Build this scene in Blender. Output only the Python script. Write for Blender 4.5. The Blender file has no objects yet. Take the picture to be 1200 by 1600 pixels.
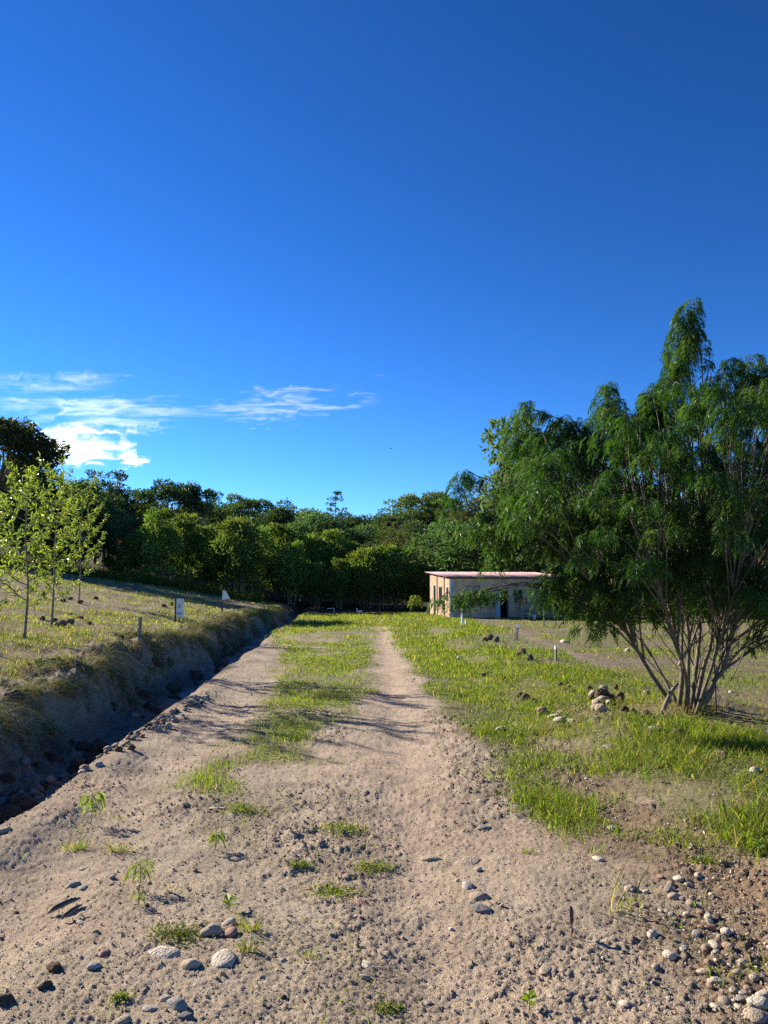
import bpy, bmesh, math, random
import numpy as np
from mathutils import Matrix, Vector

R = math.radians
rng = np.random.default_rng(7)
random.seed(7)
sc = bpy.context.scene
COL = sc.collection

# ------------------------------------------------------------------ camera, sky, sun, exposure
CAM_H, PITCH, F = 1.55, R(5.94), 1202.0
cam = bpy.data.cameras.new('camera')
cam.sensor_fit = 'HORIZONTAL'; cam.sensor_width = 36.0; cam.lens = 36.0 * F / 1200.0
cam.clip_start = 0.05; cam.clip_end = 30000
camo = bpy.data.objects.new('camera', cam); COL.objects.link(camo)
camo.location = (0, 0, CAM_H); camo.rotation_euler = (math.pi / 2 + PITCH, 0, 0)
sc.camera = camo

SUN_AZ, SUN_EL = R(-56), R(25)
world = bpy.data.worlds.new('World'); sc.world = world; world.use_nodes = True
wn, wl = world.node_tree.nodes, world.node_tree.links
wn.clear()
sky = wn.new('ShaderNodeTexSky'); sky.sky_type = 'NISHITA'; sky.sun_disc = False
sky.sun_elevation = SUN_EL; sky.sun_rotation = SUN_AZ
SKY = dict(dust=0.0, ozone=6.0, air=0.8, gamma=1.42, sat=1.06, hue=0.5, strength=0.107)
sky.altitude = 0; sky.air_density = SKY['air']; sky.dust_density = SKY['dust']; sky.ozone_density = SKY['ozone']
def wmul(a, k):
    n = wn.new('ShaderNodeMix'); n.data_type = 'RGBA'; n.blend_type = 'MULTIPLY'; n.inputs[0].default_value = 1
    n.inputs[7].default_value = (k, k, k, 1); wl.new(a, n.inputs[6]); return n.outputs[2]
gam = wn.new('ShaderNodeGamma'); gam.inputs[1].default_value = SKY['gamma']      # a phone camera's deep, contrasty blue
hsv = wn.new('ShaderNodeHueSaturation'); hsv.inputs['Saturation'].default_value = SKY['sat']; hsv.inputs['Hue'].default_value = SKY['hue']
bg = wn.new('ShaderNodeBackground'); bg.inputs['Strength'].default_value = SKY['strength']
wo = wn.new('ShaderNodeOutputWorld')
wl.new(wmul(sky.outputs[0], SKY['strength']), gam.inputs[0]); wl.new(gam.outputs[0], hsv.inputs['Color'])
wl.new(wmul(hsv.outputs[0], 1 / SKY['strength']), bg.inputs['Color']); wl.new(bg.outputs[0], wo.inputs['Surface'])

sl = bpy.data.lights.new('sun', 'SUN'); sl.energy = 5.0; sl.angle = R(0.5); sl.color = (1.0, 0.90, 0.74)
so = bpy.data.objects.new('sun', sl); COL.objects.link(so)
sdir = Vector((math.sin(SUN_AZ) * math.cos(SUN_EL), math.cos(SUN_AZ) * math.cos(SUN_EL), math.sin(SUN_EL)))
so.rotation_euler = sdir.to_track_quat('Z', 'Y').to_euler(); so.location = sdir * 100

sc.view_settings.view_transform = 'Standard'; sc.view_settings.look = 'None'
sc.view_settings.exposure = 1.28; sc.view_settings.gamma = 1.0; sc.view_settings.use_curve_mapping = False
sc.render.engine = 'CYCLES'
cy = sc.cycles
cy.use_denoising = False; cy.max_bounces = 6; cy.diffuse_bounces = 3; cy.glossy_bounces = 2
cy.transmission_bounces = 4; cy.transparent_max_bounces = 12; cy.volume_bounces = 2
cy.use_adaptive_sampling = True; cy.adaptive_threshold = 0.004
cy.caustics_reflective = False; cy.caustics_refractive = False

# ------------------------------------------------------------------ noise
def _h(ix, iy, seed):
    h = (ix.astype(np.int64) * 374761393 + iy.astype(np.int64) * 668265263 + seed * 974634777) & 0xFFFFFFFF
    h = ((h ^ (h >> 13)) * 1274126177) & 0xFFFFFFFF
    h = h ^ (h >> 16)
    return (h & 0xFFFF) / 65535.0
def vn(x, y, seed=0):
    x = np.asarray(x, float); y = np.asarray(y, float)
    ix = np.floor(x); iy = np.floor(y); fx = x - ix; fy = y - iy
    fx = fx * fx * (3 - 2 * fx); fy = fy * fy * (3 - 2 * fy)
    a = _h(ix, iy, seed); b = _h(ix + 1, iy, seed); c = _h(ix, iy + 1, seed); d = _h(ix + 1, iy + 1, seed)
    return ((a * (1 - fx) + b * fx) * (1 - fy) + (c * (1 - fx) + d * fx) * fy) * 2 - 1
def fbm(x, y, seed=0, oct=4, gain=0.5):
    s = 0; a = 1.0; t = 0
    for i in range(oct):
        s = s + a * vn(x * 2 ** i + 17.3 * i, y * 2 ** i - 9.1 * i, seed + i); t += a; a *= gain
    return s / t
def ss(a, b, x):
    t = np.clip((np.asarray(x, float) - a) / (b - a), 0, 1)
    return t * t * (3 - 2 * t)

# ------------------------------------------------------------------ terrain
def edge(y):      # right lip of the ditch
    return -2.2 - 0.065 * np.asarray(y, float)
def uu(x, y):
    return edge(y) - x + 0.16 * fbm(np.asarray(y) * 0.55, 0 * np.asarray(x) + 3.1, 11, 3)
def gz(x, y, detail=False):
    x = np.asarray(x, float); y = np.asarray(y, float)
    u = uu(x, y)
    far = 1 - ss(58, 78, y)
    bn = 0.34 * fbm(y * 0.9, x * 0.9, 5, 4)
    ditch = -0.30 * ss(-0.05, 0.34, u)
    bank = (0.70 + 0.20 * ss(8, 14, y) + 0.14 * fbm(y * 0.45, x * 0, 21, 3)) * ss(0.78 + bn, 1.38 + bn * 1.4, u)
    slope = 0.085 + 0.065 * ss(12, 40, y)
    ul = np.clip(u - 1.4, 0, None)
    field = 0.22 * (1 - ss(8, 14, y)) * ss(0.3, 3.5, ul) + slope * np.where(ul < 22, ul, 22 + (np.minimum(ul, 70) - 22) * 0.3)
    ridge = 0.055 * np.exp(-((u + 0.22) / 0.2) ** 2) * ss(-0.3, 0.4, fbm(y * 0.8, x * 0 + 4, 31, 2) + 0.15)
    left = (ditch + bank) * far + ridge * far + field
    # right verge and field
    v = x - (0.95 - 0.012 * y)
    berm = 0.13 * ss(0.9, 1.9, v) * (1 - 0.6 * ss(2.6, 4.2, v)) * (1 - ss(30, 45, y))
    mound = 0.16 * np.exp(-(((x - 3.95) / 0.75) ** 2 + ((y - 9.75) / 0.6) ** 2))
    rf = ss(3.5, 6.0, v)
    furrow = rf * (1 - ss(30, 45, y)) * 0.035 * np.sin((y * 0.92 + x * 0.18) * 4.2 + 1.5 * fbm(x * 0.3, y * 0.3, 41, 2))
    # wheel ruts
    tr = -0.035 * np.exp(-((x - (0.28 - 0.012 * y)) / 0.3) ** 2) - 0.03 * np.exp(-((x - (-1.75 - 0.03 * y)) / 0.32) ** 2)
    hill = 4.0 * ss(62, 105, y) + 4.5 * ss(95, 150, y) + 8 * ss(150, 300, y)
    big = 0.03 * fbm(x * 0.9, y * 0.9, 51, 3) + 0.10 * fbm(x * 0.12, y * 0.12, 61, 2) * ss(10, 40, y)
    lf = ss(1.2, 1.8, u)
    lump = lf * 0.095 * fbm(x * 1.5, y * 1.5, 71, 4)
    z = left + berm + mound + furrow + tr + hill + big + lump
    if detail:
        d = np.hypot(x, y)
        near = 1 - ss(9, 22, d)
        rw = rough_w(x, y)
        rough = fbm(x * 5, y * 5, 81, 3) * 0.012 + (np.abs(fbm(x * 48, y * 48, 91, 2)) - 0.25) * (0.012 + 0.010 * rw)
        clod = rw * np.clip(fbm(x * 15, y * 15, 95, 3) + 0.05, 0, 1) * 0.034
        bk = ss(0.3, 0.8, u) * (1 - ss(1.6, 2.2, u))
        z = z + near * (rough + clod) + bk * far * (0.15 * fbm(x * 2.2, y * 3.4, 99, 4) + 0.07 * np.abs(fbm(x * 7, y * 9, 98, 3)) - 0.10 * ss(0.15, 0.5, fbm(x * 0.8, y * 4.5, 96, 2)))
    return z

CP, SP = math.cos(PITCH), math.sin(PITCH)
def ray(px, py):
    a = (px - 600) / F; b = (800 - py) / F
    return np.array([a, CP - b * SP, SP + b * CP])
_ts = np.concatenate([np.linspace(1.5, 20, 1600), np.geomspace(20, 400, 1200)])
def at(px, py):            # point of the ground seen at a place of the photograph
    d = ray(px, py); P = _ts[:, None] * d[None, :]
    below = P[:, 2] + CAM_H < gz(P[:, 0], P[:, 1])
    i = int(np.argmax(below)) if below.any() else len(_ts) - 1
    x, y = P[i, 0], P[i, 1]
    return float(x), float(y), float(gz(x, y))
def xat(px, dist):         # x of a column at a distance
    return (px - 600) / F * dist / CP
def zat(py, dist):         # height seen at a row at a distance (y)
    d = ray(600, py); return CAM_H + d[2] / d[1] * dist
def mpp(dist): return dist / F

# ------------------------------------------------------------------ object helpers
def tag(o, label=None, cat=None, group=None, kind=None):
    if label: o['label'] = label
    if cat: o['category'] = cat
    if group: o['group'] = group
    if kind: o['kind'] = kind
    return o
def mesh_from(name, V, faces, tint=None, smooth=False, mats=None, fmat=None):
    """V (n,3); faces: list of int arrays (m,k)"""
    V = np.ascontiguousarray(V, dtype=np.float32)
    me = bpy.data.meshes.new(name)
    me.vertices.add(len(V)); me.vertices.foreach_set('co', V.ravel())
    loops = np.concatenate([f.ravel() for f in faces]).astype(np.int32)
    tot = np.concatenate([np.full(len(f), f.shape[1], np.int32) for f in faces])
    st = np.concatenate([[0], np.cumsum(tot)[:-1]]).astype(np.int32)
    me.loops.add(len(loops)); me.loops.foreach_set('vertex_index', loops)
    me.polygons.add(len(tot)); me.polygons.foreach_set('loop_start', st); me.polygons.foreach_set('loop_total', tot)
    me.polygons.foreach_set('use_smooth', np.full(len(tot), smooth, bool))
    if tint is not None:
        a = me.attributes.new('tint', 'FLOAT_COLOR', 'POINT')
        c = np.ones((len(V), 4), np.float32); c[:, :3] = tint
        a.data.foreach_set('color', c.ravel())
    for m in (mats or []): me.materials.append(m)
    if fmat is not None: me.polygons.foreach_set('material_index', fmat.astype(np.int32))
    me.update(calc_edges=True); me.validate()
    return me
def obj(name, me, parent=None, loc=(0, 0, 0), rot=(0, 0, 0), scale=(1, 1, 1)):
    o = bpy.data.objects.new(name, me); COL.objects.link(o)
    o.location = loc; o.rotation_euler = rot; o.scale = scale
    if parent: o.parent = parent
    return o
def empty(name, loc, rz=0, scale=(1, 1, 1)):
    o = bpy.data.objects.new(name, None); COL.objects.link(o)
    o.empty_display_size = 0.3
    o.location = loc; o.rotation_euler = (0, 0, rz); o.scale = scale
    return o
class MB:
    """collects shapes into one mesh"""
    def __init__(s): s.V = []; s.F = {}; s.n = 0; s.T = []
    def add(s, V, faces, tint=(1, 1, 1)):
        V = np.asarray(V, float)
        for f in faces:
            f = np.asarray(f); s.F.setdefault(f.shape[1], []).append(f + s.n)
        t = np.asarray(tint, float)
        s.T.append(np.broadcast_to(t, (len(V), 3)).copy())
        s.V.append(V); s.n += len(V)
        return s
    def box(s, lo, hi, tint=(1, 1, 1), M=None):
        x0, y0, z0 = lo; x1, y1, z1 = hi
        V = np.array([[x0,y0,z0],[x1,y0,z0],[x1,y1,z0],[x0,y1,z0],[x0,y0,z1],[x1,y0,z1],[x1,y1,z1],[x0,y1,z1]], float)
        if M is not None: V = np.array([M @ Vector(v) for v in V])
        return s.add(V, [np.array([[3,2,1,0],[4,5,6,7],[0,1,5,4],[1,2,6,5],[2,3,7,6],[3,0,4,7]])], tint)
    def tube(s, pts, rad, sides=7, tint=(1, 1, 1), cap=True):
        pts = np.asarray(pts, float); n = len(pts); rad = np.broadcast_to(np.asarray(rad, float), (n,))
        t = np.gradient(pts, axis=0); t /= np.linalg.norm(t, axis=1)[:, None] + 1e-9
        ref = np.array([0.31, 0.95, 0.05]) if abs(t[0][2]) > 0.5 else np.array([0.05, 0.1, 1.0])
        a = np.cross(t, ref); a /= np.linalg.norm(a, axis=1)[:, None] + 1e-9
        b = np.cross(t, a)
        ang = np.arange(sides) * 2 * math.pi / sides
        ring = np.cos(ang)[None, :, None] * a[:, None, :] + np.sin(ang)[None, :, None] * b[:, None, :]
        V = (pts[:, None, :] + ring * rad[:, None, None]).reshape(-1, 3)
        i = np.arange(n - 1)[:, None] * sides; j = np.arange(sides)[None, :]; k = (j + 1) % sides
        Q = np.stack([i + j, i + sides + j, i + sides + k, i + k], -1).reshape(-1, 4)
        faces = [Q]
        if cap: faces.append(np.array([list(range(sides)), [(n - 1) * sides + q for q in reversed(range(sides))]]))
        return s.add(V, faces, tint)
    def mesh(s, name, mat, smooth=False):
        faces = [np.concatenate(v) for v in s.F.values()]
        return mesh_from(name, np.concatenate(s.V), faces, np.concatenate(s.T), smooth, [mat])
    def build(s, name, mat, parent=None, smooth=False, loc=(0, 0, 0)):
        return obj(name, s.mesh(name, mat, smooth), parent, loc)
def curve(P, n=10):
    """Catmull-Rom through points"""
    P = np.asarray(P, float)
    Q = np.vstack([2 * P[0] - P[1], P, 2 * P[-1] - P[-2]])
    out = []
    for i in range(1, len(Q) - 2):
        p0, p1, p2, p3 = Q[i - 1], Q[i], Q[i + 1], Q[i + 2]
        for t in np.linspace(0, 1, n, endpoint=False):
            out.append(0.5 * ((2 * p1) + (-p0 + p2) * t + (2 * p0 - 5 * p1 + 4 * p2 - p3) * t ** 2 + (-p0 + 3 * p1 - 3 * p2 + p3) * t ** 3))
    out.append(P[-1])
    return np.array(out)

# ------------------------------------------------------------------ materials
def mat_base(name):
    m = bpy.data.materials.new(name); m.use_nodes = True
    nt = m.node_tree; nt.nodes.clear()
    out = nt.nodes.new('ShaderNodeOutputMaterial')
    return m, nt, nt.nodes, nt.links, out
def tinted(nt, color, use_tint=True, nscale=None, namt=0.25, rand=0.0, coords='Object'):
    """colour = color * tint attribute * noise * per-object random"""
    N, L = nt.nodes, nt.links
    cur = None
    rgb = N.new('ShaderNodeRGB'); rgb.outputs[0].default_value = (*color, 1); cur = rgb.outputs[0]
    def mul(a, b):
        x = N.new('ShaderNodeMix'); x.data_type = 'RGBA'; x.blend_type = 'MULTIPLY'; x.inputs[0].default_value = 1
        L.new(a, x.inputs[6]); L.new(b, x.inputs[7]); return x.outputs[2]
    if use_tint:
        at_ = N.new('ShaderNodeAttribute'); at_.attribute_name = 'tint'; cur = mul(cur, at_.outputs['Color'])
    if nscale:
        tc = N.new('ShaderNodeTexCoord'); nz = N.new('ShaderNodeTexNoise')
        nz.inputs['Scale'].default_value = nscale; nz.inputs['Detail'].default_value = 5
        L.new(tc.outputs[coords], nz.inputs['Vector'])
        mr = N.new('ShaderNodeMapRange'); mr.inputs[1].default_value = 0.3; mr.inputs[2].default_value = 0.7
        mr.inputs[3].default_value = 1 - namt; mr.inputs[4].default_value = 1 + namt
        L.new(nz.outputs[0], mr.inputs[0]); cur = mul(cur, mr.outputs[0])
    if rand:
        oi = N.new('ShaderNodeObjectInfo'); mr = N.new('ShaderNodeMapRange')
        mr.inputs[3].default_value = 1 - rand; mr.inputs[4].default_value = 1 + rand
        L.new(oi.outputs['Random'], mr.inputs[0]); cur = mul(cur, mr.outputs[0])
    return cur
def leaf_mat(name, color, trans=0.45, rough=0.5, spec=0.25, rand=0.0, tr_col=None):
    m, nt, N, L, out = mat_base(name)
    c = tinted(nt, color, True, None, 0, rand)
    p = N.new('ShaderNodeBsdfPrincipled'); p.inputs['Roughness'].default_value = rough
    p.inputs['Specular IOR Level'].default_value = spec
    L.new(c, p.inputs['Base Color'])
    t = N.new('ShaderNodeBsdfTranslucent')
    mx = N.new('ShaderNodeMix'); mx.data_type = 'RGBA'; mx.blend_type = 'MULTIPLY'; mx.inputs[0].default_value = 1
    mx.inputs[7].default_value = (*(tr_col or (1.5, 1.35, 0.55)), 1); L.new(c, mx.inputs[6]); L.new(mx.outputs[2], t.inputs['Color'])
    s = N.new('ShaderNodeMixShader'); s.inputs[0].default_value = trans
    L.new(p.outputs[0], s.inputs[1]); L.new(t.outputs[0], s.inputs[2]); L.new(s.outputs[0], out.inputs['Surface'])
    return m
def solid(name, color, rough=0.8, nscale=None, namt=0.25, tint=False, rand=0.0, bump=None, metal=0.0, spec=0.3):
    m, nt, N, L, out = mat_base(name)
    p = N.new('ShaderNodeBsdfPrincipled'); p.inputs['Roughness'].default_value = rough; p.inputs['Metallic'].default_value = metal
    p.inputs['Specular IOR Level'].default_value = spec
    L.new(tinted(nt, color, tint, nscale, namt, rand), p.inputs['Base Color'])
    if bump:
        tc = N.new('ShaderNodeTexCoord'); nz = N.new('ShaderNodeTexNoise'); nz.inputs['Scale'].default_value = bump[0]; nz.inputs['Detail'].default_value = 6
        L.new(tc.outputs['Object'], nz.inputs['Vector'])
        b = N.new('ShaderNodeBump'); b.inputs['Strength'].default_value = bump[1]; b.inputs['Distance'].default_value = bump[2]
        L.new(nz.outputs[0], b.inputs['Height']); L.new(b.outputs[0], p.inputs['Normal'])
    L.new(p.outputs[0], out.inputs['Surface'])
    return m
def ground_mat():
    m, nt, N, L, out = mat_base('soil')
    tc = N.new('ShaderNodeTexCoord')
    at_ = N.new('ShaderNodeAttribute'); at_.attribute_name = 'tint'
    def noise(s, d):
        n = N.new('ShaderNodeTexNoise'); n.inputs['Scale'].default_value = s; n.inputs['Detail'].default_value = d
        n.inputs['Roughness'].default_value = 0.65
        L.new(tc.outputs['Object'], n.inputs['Vector']); return n.outputs[0]
    def rng_(a, lo, hi, f0=0.3, f1=0.7):
        r = N.new('ShaderNodeMapRange'); r.inputs[1].default_value = f0; r.inputs[2].default_value = f1
        r.inputs[3].default_value = lo; r.inputs[4].default_value = hi; L.new(a, r.inputs[0]); return r.outputs[0]
    def mul(a, b):
        x = N.new('ShaderNodeMix'); x.data_type = 'RGBA'; x.blend_type = 'MULTIPLY'; x.inputs[0].default_value = 1
        L.new(a, x.inputs[6]); L.new(b, x.inputs[7]); return x.outputs[2]
    c = mul(at_.outputs['Color'], rng_(noise(3.5, 6), 0.80, 1.2))
    c = mul(c, rng_(noise(70, 4), 0.72, 1.25))
    c = mul(c, rng_(noise(240, 2), 0.68, 1.38))
    p = N.new('ShaderNodeBsdfPrincipled'); p.inputs['Roughness'].default_value = 0.95; p.inputs['Specular IOR Level'].default_value = 0.1
    L.new(c, p.inputs['Base Color'])
    b = N.new('ShaderNodeBump'); b.inputs['Strength'].default_value = 1.0; b.inputs['Distance'].default_value = 0.016
    L.new(noise(150, 6), b.inputs['Height'])
    L.new(b.outputs[0], p.inputs['Normal']); L.new(p.outputs[0], out.inputs['Surface'])
    return m
M_soil = ground_mat()
M_grass = leaf_mat('grass_blade', (1, 1, 1), 0.58, 0.55, 0.12, tr_col=(1.45, 1.45, 0.45))
M_straw = leaf_mat('straw_blade', (1, 1, 1), 0.3, 0.7, 0.1, tr_col=(1.1, 1.0, 0.8))
M_forest = leaf_mat('forest_leaf', (1, 1, 1), 0.42, 0.55, 0.2, rand=0.35)
M_feather = leaf_mat('feathery_leaf', (1, 1, 1), 0.5, 0.45, 0.35, tr_col=(1.5, 1.6, 0.4))
M_sapling = leaf_mat('sapling_leaf', (1, 1, 1), 0.5, 0.42, 0.35, tr_col=(1.6, 1.45, 0.4))
M_bark = solid('grey_brown_bark', (0.22, 0.17, 0.125), 0.9, 14, 0.4, bump=(30, 0.6, 0.01))
M_bark2 = solid('pale_bark', (0.135, 0.108, 0.078), 0.85, 9, 0.5, bump=(40, 0.7, 0.008))
M_pod = leaf_mat('dry_pod', (0.22, 0.12, 0.07), 0.2, 0.6, 0.2, tr_col=(1.1, .9, .7))
M_crumb = solid('soil_crumb', (1, 1, 1), 0.95, None, tint=True, spec=0.1)

# ------------------------------------------------------------------ ground
SAND = np.array([0.378, 0.306, 0.226]); PINK = np.array([0.402, 0.310, 0.226]); DIRT = np.array([0.215, 0.170, 0.128])
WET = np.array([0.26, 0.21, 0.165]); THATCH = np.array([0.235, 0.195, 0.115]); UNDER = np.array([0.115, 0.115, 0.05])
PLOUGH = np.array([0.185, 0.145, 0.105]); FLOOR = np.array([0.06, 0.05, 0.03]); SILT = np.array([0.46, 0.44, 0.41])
ORANGE = np.array([0.36, 0.235, 0.14])

def tracks(x, y):       # where wheels have packed the soil
    return np.maximum(np.exp(-((x - (0.28 - 0.012 * y)) / 0.38) ** 2), 0.8 * np.exp(-((x - (-1.75 - 0.03 * y)) / 0.42) ** 2))
def rough_w(x, y):      # loose crumbly soil, 0..1
    return np.clip((0.25 + 0.9 * ss(-0.25, 0.35, fbm(x * 1.2, y * 0.7, 501, 4))) * (1 - 0.75 * tracks(x, y)) * (1 - 0.5 * ss(0.45, 0.8, x) * (1 - ss(1.3, 1.7, x)) * (1 - ss(5, 7, y))), 0, 1.15)
def mid_w(x, y):        # grass on the crown of the track, 0..1
    l = -1.55 - 0.075 * (y - 6.8); r = -0.55 + 0.07 * (y - 6.8)
    r = np.minimum(r, -0.18 - 0.002 * y); l = np.maximum(l, -3.0 - 0.02 * y)
    n = 0.45 * fbm(x * 1.5, y * 0.9, 121, 4)
    w = ss(-0.15, 0.35, np.minimum(x - l, r - x) + n) * ss(4.6, 7.0, y + 1.4 * n)
    pat = ss(-0.46, 0.18, fbm(x * 1.15, y * 0.75, 131, 3) + 0.22 * ss(7.5, 9, y) - 0.10 * ss(14, 18, y) + 0.22 * ss(20, 28, y))
    return w * pat
def far_w(x, y):        # the far end of the track is overgrown
    return ss(17, 30, y + 6 * fbm(x * 0.6, y * 0.2, 141, 2)) * ss(-0.3, 0.3, fbm(x * 1.1, y * 0.35, 151, 3) + 0.25 * ss(20, 40, y)) * (uu(x, y) < 0.1) * (1 - 0.75 * tracks(x, y) * (1 - ss(30, 48, y)))
def verge1(x, y):       # first green strip beside the right wheel track
    l = 0.93 - 0.022 * y + 0.25 * ss(12, 5, y); r = 1.55 + 0.25 * ss(6, 12, y)
    n = 0.22 * fbm(x * 1.4, y * 1.0, 161, 3)
    return ss(-0.12, 0.2, np.minimum(x - l, r - x) + n) * ss(5.0, 5.9, y + n)
def verge2(x, y):       # rank strip on the berm
    l = 1.95 - 0.06 * np.clip(y - 7, 0, 14); r = 3.6 + 0.05 * y
    n = 0.3 * fbm(x * 1.2, y * 0.9, 171, 3)
    return ss(-0.1, 0.3, np.minimum(x - l, r - x) + n) * ss(4.0, 5.0, y + n * 2)
def verge_mid(x, y):    # thin weeds on the brown soil between
    return ss(0.9, 1.3, x) * ss(4.3, 5.6, y) * (x < 3.3 + 0.05 * y) * ss(-0.25, 0.35, fbm(x * 1.7, y * 1.1, 175, 4) + 0.32 + 0.12 * ss(6, 10, y))
def rfield(x, y):       # right field, stubble
    v = x - (3.4 + 0.05 * y)
    band = 0.5 + 0.5 * np.sin((y * 0.92 + x * 0.18) * 1.05 + 2 * fbm(x * 0.2, y * 0.2, 181, 2))
    return ss(-0.3, 0.5, v) * ss(0.30, 0.85, 0.55 * band + 0.5 * (fbm(x * 0.8, y * 0.8, 185, 3) + .5))
def lfield(x, y):
    return ss(1.25, 1.6, uu(x, y))
def soil_color(x, y):
    x = np.asarray(x, float); y = np.asarray(y, float)
    u = uu(x, y)
    n1 = fbm(x * 0.8, y * 0.8, 201, 4); n2 = fbm(x * 2.2, y * 2.2, 211, 4)
    def mix(a, b, w): return a + (b - a) * np.clip(w, 0, 1)[..., None]
    c = mix(np.broadcast_to(SAND, x.shape + (3,)), PINK, ss(-0.2, 0.5, n1))
    c = mix(c, DIRT, 0.50 * rough_w(x, y) * ss(-0.2, 0.4, n2) + 0.35 * ss(0.1, 0.5, n2))
    c = mix(c, DIRT * np.array([1.0, 0.93, 0.82]), 0.9 * ss(0.9, 1.5, x) * (1 - ss(9, 14, y)) * ss(-0.8, 0.1, n2 + 0.4 * n1))
    # clean sandy wheel track on the right
    c = mix(c, PINK * 1.04, 0.65 * np.exp(-((x - (0.3 - 0.012 * y)) / 0.36) ** 2))
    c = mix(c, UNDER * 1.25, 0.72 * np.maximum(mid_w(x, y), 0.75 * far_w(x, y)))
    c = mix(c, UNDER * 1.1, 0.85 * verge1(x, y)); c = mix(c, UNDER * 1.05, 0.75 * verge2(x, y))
    ry = ss(1.2, 2.2, x) * (1 - ss(9, 14, y)) * ss(0.0, 0.5, n1 + .1)
    c = mix(c, ORANGE, 0.35 * ry)
    rf = ss(-0.4, 0.6, x - (3.4 + 0.05 * y))
    c = mix(c, mix(np.broadcast_to(PLOUGH, c.shape), UNDER * 1.3, rfield(x, y)), rf)
    # left side
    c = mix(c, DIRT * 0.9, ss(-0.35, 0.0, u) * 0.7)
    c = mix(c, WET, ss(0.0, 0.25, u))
    c = mix(c, SILT, 0.85 * np.exp(-((u - 0.52) / 0.2) ** 2) * ss(-0.2, 0.3, fbm(x * 1.5, y * .5, 231, 2) + .1))
    lf = lfield(x, y)
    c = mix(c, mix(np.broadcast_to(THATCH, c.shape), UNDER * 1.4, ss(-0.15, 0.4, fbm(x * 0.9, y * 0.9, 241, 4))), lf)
    c = mix(c, PLOUGH * 0.8, lf * 0.7 * ss(0.1, 0.45, fbm(x * 0.7 + 40, y * 1.3, 251, 3)))
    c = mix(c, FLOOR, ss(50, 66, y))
    return c

def build_ground():
    ys = [-15.0]
    while ys[-1] < 1.8: ys.append(ys[-1] + 0.6 if ys[-1] < 0.5 else ys[-1] + 0.1)
    while ys[-1] < 60: ys.append(ys[-1] + max(0.0075, 1.25 * ys[-1] ** 2 / 1192))
    while ys[-1] < 420: ys.append(ys[-1] * 1.07)
    ys = np.array(ys)
    s = list(np.arange(-0.64, 0.6401, 0.0021)); st = 0.003
    while s[-1] < 3.5: s.append(s[-1] + st); st *= 1.13
    left = [-v for v in s[::-1] if v > 0.6401]
    s = np.array(left + s)
    W = np.sqrt(ys ** 2 + 1.6 ** 2)
    X = s[None, :] * W[:, None]; Y = np.repeat(ys[:, None], len(s), 1)
    Z = gz(X, Y, True)
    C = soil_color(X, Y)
    nr, nc = X.shape
    V = np.stack([X, Y, Z], -1).reshape(-1, 3); C = C.reshape(-1, 3)
    i = np.arange(nr - 1)[:, None] * nc; j = np.arange(nc - 1)[None, :]
    Q = np.stack([i + j, i + j + 1, i + nc + j + 1, i + nc + j], -1).reshape(-1, 4)
    cx = V[Q, 0].mean(1); cyy = V[Q, 1].mean(1); u = uu(cx, cyy)
    reg = np.full(len(Q), 0)
    reg[(u > 0.0) & (u <= 1.35)] = 1
    reg[u > 1.35] = 2
    reg[(u <= 0.0) & (cx > 3.3 + 0.05 * cyy)] = 3
    reg[cyy > 62] = 4
    for r, nm in enumerate(['dirt_road', 'ditch', 'field', 'field', 'hillside']):
        q = Q[reg == r]
        ids, inv = np.unique(q, return_inverse=True)
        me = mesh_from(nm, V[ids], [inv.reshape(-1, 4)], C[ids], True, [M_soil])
        tag(obj(nm, me), kind='structure')
build_ground()

# ------------------------------------------------------------------ leaf card crowns
def cards(P, D, L, Wd, tint, fold=0.25, up=None):
    """folded diamond leaves: base P, direction D, length L, width Wd"""
    n = len(P)
    D = D / (np.linalg.norm(D, axis=1)[:, None] + 1e-9)
    ref = rng.normal(size=(n, 3)) if up is None else up + 0.25 * rng.normal(size=(n, 3))
    S = np.cross(D, ref); S /= np.linalg.norm(S, axis=1)[:, None] + 1e-9
    Nn = np.cross(S, D)
    L = np.broadcast_to(L, (n,))[:, None]; Wd = np.broadcast_to(Wd, (n,))[:, None]
    tip = P + D * L - Nn * L * 0.12
    mid = P + D * L * 0.45
    a = mid + S * Wd * 0.5 + Nn * Wd * fold; b = mid - S * Wd * 0.5 + Nn * Wd * fold
    V = np.stack([P, a, tip, b], 1).reshape(-1, 3)
    k = np.arange(n)[:, None] * 4
    F_ = np.concatenate([k + np.array([[0, 1, 2]]), k + np.array([[0, 2, 3]])])
    T = np.repeat(tint, 4, axis=0)
    return V, F_, T
def unit(n, g=None):
    v = (g or rng).normal(size=(n, 3)); return v / np.linalg.norm(v, axis=1)[:, None]
GREENS = np.array([[0.060, 0.115, 0.036], [0.050, 0.10, 0.040], [0.080, 0.135, 0.038], [0.062, 0.118, 0.052]])
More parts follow.
